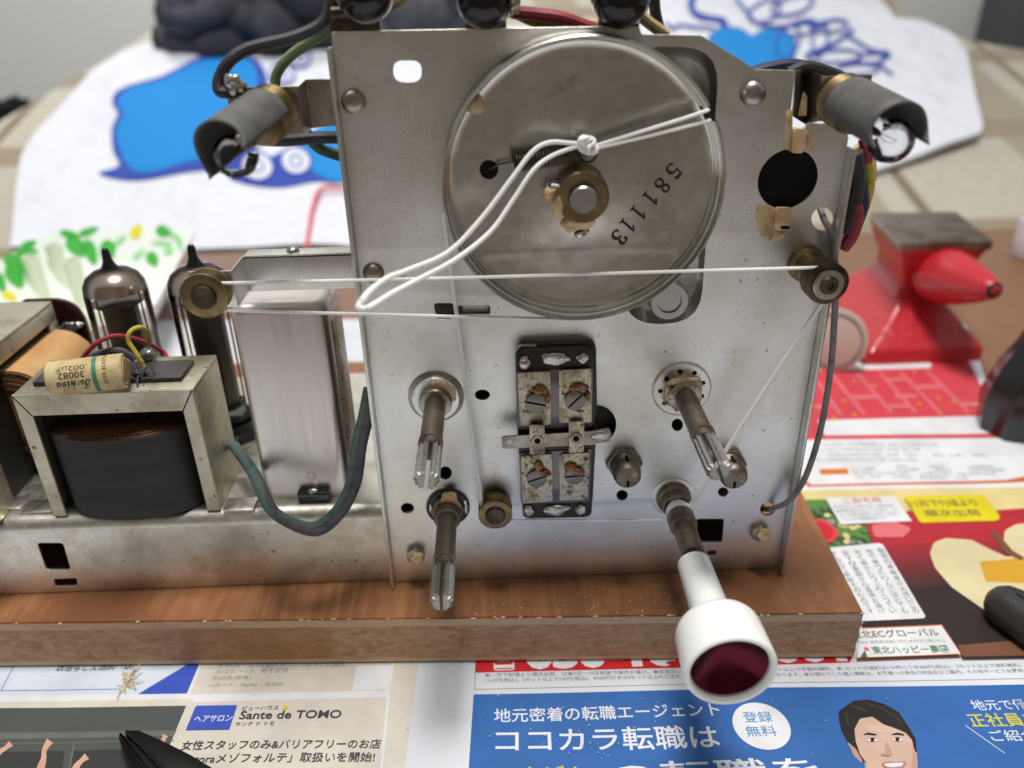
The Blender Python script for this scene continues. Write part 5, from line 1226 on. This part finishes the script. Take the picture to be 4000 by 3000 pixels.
q = PY(672, 1027, GY - .02); ringY(MB(), q.x, q.z, [(GY - .25, 0), (GY - .25, 1.2), (GY, 1.5)], 24).build('dimple', 'alu', can)
q = PZ(680, 1075, ZT + 1); clip = MB().box((q.x - 5.2, GY - 3.4, ZT + .1), (q.x + 5.2, GY - .1, ZT + 4.2), .7).build('clip', 'blackpl', can)
MB().blob((q.x, GY - 2.0, ZT + 4.2), (1.9, 1.3, .9), 2, .2).build('solder_joint', 'solder', clip, smooth=80)
MB().box((g1x + .05, GY + 6, ZT + 10), (g1x + .5, GY + 20, gz - 8), .2).build('side_label', 'tinplate', can)

# ---- bracket carrying the left guide pulley
bk = MB()
za, zb_ = PY(525, 553, 9).z, PY(530, 628, 9).z
xa = PY(527, 560, 9).x
bk.box((xa, 8.2, zb_), (xl + 2, 9.0, za), .15); bk.box((xa, 8.2, za - .8), (xl + 2, 15, za), .2)
pz0, pz1 = PY(405, 667, -4.8).z, PY(405, 588, -4.8).z
pxa, pxb = PY(404, 590, -4.8).x, PY(500, 590, -4.8).x
bk.prism([(pxb - .02, -4.4, pz1), (xa + .02, 9.0, za), (xa + .02, 9.0, zb_), (pxb - .02, -4.4, pz0)], (-.3, .8, 0))
bk.box((pxa, -4.8, pz0), (pxb, -4.0, pz1), .15)
br = bk.build('pulley_bracket', 'zinc', radio)
q = PZ(623, 549, za + 1); MB().blob((q.x, 12, za + .3), (1.8, 1.8, 1.1), 1, .1).build('rivet', 'satin', br, smooth=80)

# ---- pilot lamps
def pilot(Sp, Ep, R_, open_dir, lb, tilt):
    ax = (Ep - Sp).normalized(); L = (Ep - Sp).length
    od = (open_dir - ax * open_dir.dot(ax)).normalized(); sd = ax.cross(od)
    b = MB(); prof = [(-1, 0), (-1, R_ * .93)]
    for k in range(6): prof += [(k * 1.5, R_ * 1.02), (k * 1.5 + .75, R_ * .92)]
    prof += [(9.2, R_ * .9), (9.2, 0)]
    o = lab(b.lathe(Sp, ax, prof, 40).build('pilot_lamp', 'brass', radio, smooth=60), lb)
    sl = MB(); n = 36; A = math.radians(tilt); rows = []
    for i in range(n + 1):
        t = -A + 2 * A * i / n
        end = L - .5 + 1.2 * math.cos(t) + 4.5 * (abs(t) / A) ** 5
        rr = R_ * 1.06
        d = (-od * math.cos(t) + sd * math.sin(t))
        rows.append([Sp + ax * (5.0 + k / 10 * (end - 5.0)) + d * rr for k in range(11)])
    vv = [[sl.bm.verts.new(p) for p in r] for r in rows]
    for i in range(n):
        for k in range(10): sl.face([vv[i][k], vv[i + 1][k], vv[i + 1][k + 1], vv[i][k + 1]])
    slv = sl.build('card_sleeve', 'paperblack', o, smooth=80)
    so = slv.modifiers.new('Solidify', 'SOLIDIFY'); so.thickness = .0005; so.offset = -1
    bc = Ep - ax * 1.8 + od * 2.6; br_ = R_ * .80
    gp = [(-9, 0), (-9, br_ * .55), (-5.5, br_ * .62), (-3, br_ * .85), (0, br_), (br_ * .5, br_ * .87), (br_ * .87, br_ * .5), (br_ * .97, br_ * .2), (br_, 0)]
    bu = MB().lathe(bc, ax, gp, 40).build('bulb', 'glass', o, smooth=80)
    fl = MB()
    fl.lathe(bc - ax * 9, ax, [(0, 0), (0, 1.0), (3, .8), (4, .5), (4.2, 0)], 16)
    for s_ in (-1, 1): fl.tube([bc - ax * 6 + sd * .3 * s_, bc - ax * 2 + sd * 1.0 * s_, bc + ax * .4 + sd * 1.3 * s_], .08, 6)
    fl.tube([bc + ax * .4 - sd * 1.3, bc + ax * 1.0 - sd * .5, bc + ax * 1.0 + sd * .5, bc + ax * .4 + sd * 1.3], .05, 5)
    fl.build('filament', 'shaft', bu)
    return o
def sheetp(b, pts, th=.8): return b.prism([PY(x, y, Y) for x, y, Y in pts], (0, th, 0))
lbk = MB()
sheetp(lbk, [(490, 197, -4), (525, 189, -4), (643, 187, -4), (653, 287, -4), (595, 292, -4), (494, 232, -4)])
sheetp(lbk, [(644, 187, -3.98), (660, 172, 3), (676, 277, 3), (654, 287, -3.98)]); sheetp(lbk, [(661, 172, 3), (730, 172, 3), (738, 270, 3), (677, 277, 3)])
lbr = lbk.build('lamp_bracket', 'zinc_dark', radio)
pilot(PY(590, 238, -5), PY(482, 322, -31), 6.2, Vector((.55, -.2, -.85)), 'left pilot lamp in a dark card sleeve', 116)
sheetp(MB(), [(478, 200, -4.6), (500, 168, -4.6), (525, 176, -4.6), (524, 205, -4.6), (500, 215, -4.6)]).build('solder_tag', 'darkbrass', lbr)
MB().blob(PY(506, 184, -6), (2.3, 1.4, 2.3), 3, .45).build('solder_joint', 'solder', lbr, smooth=80)
rbk = MB()
sheetp(rbk, [(1719, 153, .1), (1741, 147, 8), (1739, 268, 8), (1712, 251, .1)]); sheetp(rbk, [(1741, 147, 8.02), (1774, 166, -3), (1770, 262, -3), (1739, 268, 8.02)]); sheetp(rbk, [(1774, 166, -3), (1884, 161, -3), (1876, 262, -3), (1770, 262, -3)])
rbr = rbk.build('lamp_bracket', 'zinc_dark', radio)
slab(MB(), [(1736, 196), (1744, 210), (1742, 250), (1724, 250)], 2.0, 2.2, .4).build('paint_dab', 'cream', rbr)
rl = pilot(PY(1818, 216, -4), PY(1938, 284, -31), 6.3, Vector((.05, -.2, -1)), 'right pilot lamp in a dark card sleeve', 112)
MB().blob(PY(1832, 226, -13.2), (1.1, .6, 2.6), 4, .25).build('paint_dab', 'cream', rl, smooth=80)
# three lamp holders along the top edge
for x, w0, wb in ((768, 44, 54), (1050, 42, 44), (1336, 46, 44)):
    hb_ = MB()
    a = PY(x - wb, 62, .5); b2 = PY(x + wb, 62, .5); zt_ = PY(x, 60, .5).z
    hb_.box((a.x, .1, zt_ - 2.0), (b2.x, 1.2, zt_ + 3.0), .2)
    hb_.tube([(a.x + 1, -.5, zt_ + 3.4), (b2.x - 1, -.5, zt_ + 3.4)], 1.5, 12, 0)
    hb_.box((a.x + 1.0, .4, zt_ + 3.8), (b2.x - 1.0, 1.4, zt_ + 16), .2)
    lh = hb_.build('lamp_holder', 'holder', radio)
    cc = PY({768: 786, 1050: 1047, 1336: 1343}[x], {768: -16, 1050: -2, 1336: -4}[x], -7)
    MB().lathe(cc, (0, -1, 0), [(-7, 0), (-7, 6.4), (-2, 6.6), (0, 6.6), (2.5, 5.8), (4.2, 4), (5, 2), (5.2, 0)], 36).build('bulb_cap', 'tip', lh, smooth=60)

# ---- vacuum tubes
def tube_(px_tip, px_base, r, lb, Y=None):
    if Y is None: b = PZ(*px_base, ZT + 2); Y = b.y
    tip = PY(*px_tip, Y); cx_ = tip.x; zt_ = tip.z
    c = Vector((cx_, Y, 0))
    h = zt_ - 7.4
    o = MB(); o.lathe((cx_, Y, 0), (0, 0, 1), [(ZT + 7, r * .9), (ZT + 9, r), (h - 9, r), (h - 5.5, r * .96), (h - 2.8, r * .82), (h - .8, r * .55), (h, r * .3), (h + 1.0, r * .2)], 44)
    v = lab(o.build('vacuum_tube', 'tubeglass', radio, smooth=80), lb)
    MB().lathe((cx_, Y, 0), (0, 0, 1), [(h - 8, r * .96), (h - 5.6, r * .93), (h - 2.9, r * .79), (h - .9, r * .53), (h - .1, r * .27)], 44).build('getter_mirror', 'getter', v, smooth=80)
    MB().lathe((cx_, Y, 0), (0, 0, 1), [(h - .3, r * .3), (h + 1.6, r * .2), (h + 3, 1.6), (zt_ - 1.2, 1.35), (zt_ - .3, .9), (zt_, 0)], 24).build('tip', 'tip', v, smooth=80)
    e = MB(); e.lathe((cx_, Y, 0), (0, 0, 1), [(ZT + 12, 0), (ZT + 12, r * .7), (ZT + 12.6, r * .7), (ZT + 12.6, r * .4), (h - 13, r * .4), (h - 13, r * .74), (h - 12.4, r * .74), (h - 12.4, 0)], 28)
    e.prism([(cx_ + a * r * .55, Y + b_ * r * .45, ZT + 13) for a, b_ in ((-1, -.4), (-.6, -1), (.6, -1), (1, -.4), (1, .4), (.6, 1), (-.6, 1), (-1, .4))], (0, 0, h - 13 - ZT - 13.2), .3)
    for s_ in (-.78, .78): e.tube([(cx_ + s_ * r * .95, Y, ZT + 8), (cx_ + s_ * r * .95, Y, h - 9)], .35, 6, 0)
    e.build('electrodes', 'electrode', v)
    MB().lathe((cx_, Y, 0), (0, 0, 1), [(h - 12.3, 0), (h - 12.3, r * .84), (h - 11.9, r * .84), (h - 11.9, 0)], 28).build('mica_spacer', 'mica', v)
    MB().lathe((cx_, Y, 0), (0, 0, 1), [(ZT + .1, r * 1.2), (ZT + 3, r * 1.2), (ZT + 3.4, r * 1.05), (ZT + 6.5, r * 1.02), (ZT + 7.2, r * .8), (ZT + 7.2, 0)], 36).build('socket', 'blackpl', v)
    return Y
Y2 = tube_((411, 527), (512, 922), 10.6, 'right vacuum tube beside the screening can')
zt2 = PY(411, 527, Y2).z
lo, hi = -20.0, 140.0
for _ in range(40):
    m_ = (lo + hi) / 2
    if PY(225, 535, m_).z > zt2 - 2: lo = m_
    else: hi = m_
tube_((225, 535), None, 10.6, 'left vacuum tube behind the transformer', Y=max(Y2 - 6, min(Y2 + 10, lo)))

# ---- wiring
def wr(pts, r, m_, lb=None):
    o = MB().tube(pts, r, 10).build('wire', m_, radio)
    return lab(o, lb) if lb else o
wr([PY(714, -30, 4), PY(712, 20, 3), PY(690, 55, 2), PY(630, 82, 0), PY(540, 104, -2), PY(496, 132, -4), PY(474, 170, -5), PY(474, 196, -6), PY(492, 200, -6)], 1.45, 'wblack', 'black wire arching to the left pilot lamp')
wr([PY(730, 40, 6), PY(700, 72, 8), PY(664, 94, 9), PY(622, 126, 10), PY(598, 160, 10), PY(594, 192, 10)], 1.35, 'wgreen', 'pale green wire behind the left pilot lamp')
wr([PY(575, 302, 1), PY(620, 303, 3), PY(680, 298, 6), PY(760, 296, 8)], 1.6, 'wblack'); wr([PY(660, 284, 6), PY(684, 316, 8), PY(720, 332, 10), PY(770, 344, 12)], 1.5, 'wteal')
wr([PY(1096, -20, 6), PY(1104, 22, 6), PY(1150, 30, 7), PY(1210, 38, 7), PY(1270, 58, 8), PY(1310, 70, 9)], 1.6, 'wred', 'red wire along the top edge')
wr([PY(1100, 20, 8), PY(1150, 44, 9), PY(1200, 54, 9), PY(1290, 56, 10)], 1.4, 'wyellow'); wr([PY(1380, 30, 8), PY(1406, 52, 9), PY(1440, 76, 10)], 1.5, 'wcream'); wr([PY(1412, -20, 10), PY(1416, 30, 11), PY(1428, 74, 12)], 1.5, 'wblack')
wr([PY(880, -16, 8), PY(850, 6, 8), PY(810, 24, 8), PY(770, 40, 8)], 1.6, 'wcream')
MB().blob(PY(1108, 14, 5), (1.8, 1.4, 2.2), 4, .4).build('solder_joint', 'tinplate', radio, smooth=80)
wr([PY(1620, 160, 5), PY(1670, 146, 6), PY(1720, 142, 7), PY(1780, 158, 9), PY(1830, 180, 12)], 1.7, 'wnavy'); wr([PY(1700, 158, 5), PY(1740, 144, 6), PY(1790, 156, 8), PY(1820, 170, 10)], 1.6, 'wblack')
wr([PY(1846, 330, 4), PY(1852, 380, 5), PY(1846, 430, 5), PY(1826, 500, 6)], 2.2, 'wblack'); wr([PY(1858, 320, 7), PY(1874, 352, 7), PY(1876, 400, 7), PY(1864, 450, 7)], 1.7, 'wyellow', 'yellow wire at the right edge of the panel')
wr([PY(1852, 316, 9), PY(1878, 346, 9), PY(1880, 390, 9)], 1.6, 'wcream'); wr([PY(1858, 400, 6), PY(1862, 440, 6), PY(1850, 480, 6), PY(1834, 510, 7)], 1.9, 'wnavy'); wr([PY(1844, 430, 5), PY(1850, 470, 5), PY(1838, 510, 6), PY(1820, 535, 7)], 2.0, 'wred', 'dusty red wire at the right edge of the panel'); wr([PY(1866, 300, 7), PY(1872, 330, 6), PY(1872, 350, 6)], 1.5, 'wred')
wr([PY(1768, 440, 8), PY(1780, 474, 0), PY(1794, 500, -4), PY(1801, 540, -5), PY(1806, 600, -5.5), PY(1803, 680, -6), PY(1794, 800, -6), PY(1772, 930, -6), PY(1740, 1030, -6), PY(1706, 1080, -5), PY(1676, 1096, -2.5), PY(1660, 1100, 2), PY(1648, 1098, 6)], .92, 'wgrey', 'grey wire hanging down the right edge of the panel')
a_ = [PY(798, 838, 9), PY(786, 900, 4), PY(772, 960, 0), PY(760, 1040, -3), PY(728, 1104, -6), PY(680, 1138, -9), PY(630, 1130, -9), PY(586, 1100, -6), PY(560, 1050, 0), PY(540, 1010, 10), PY(505, 962, 22)]
wr(a_, 1.85, 'wteal', 'dusty green cloth covered wire looping over the tray edge')
wr([p + Vector((1.8, -1.5, .2 + (-.9 if i > 4 else 0))) for i, p in enumerate(a_)], 1.35, 'wdgrey')
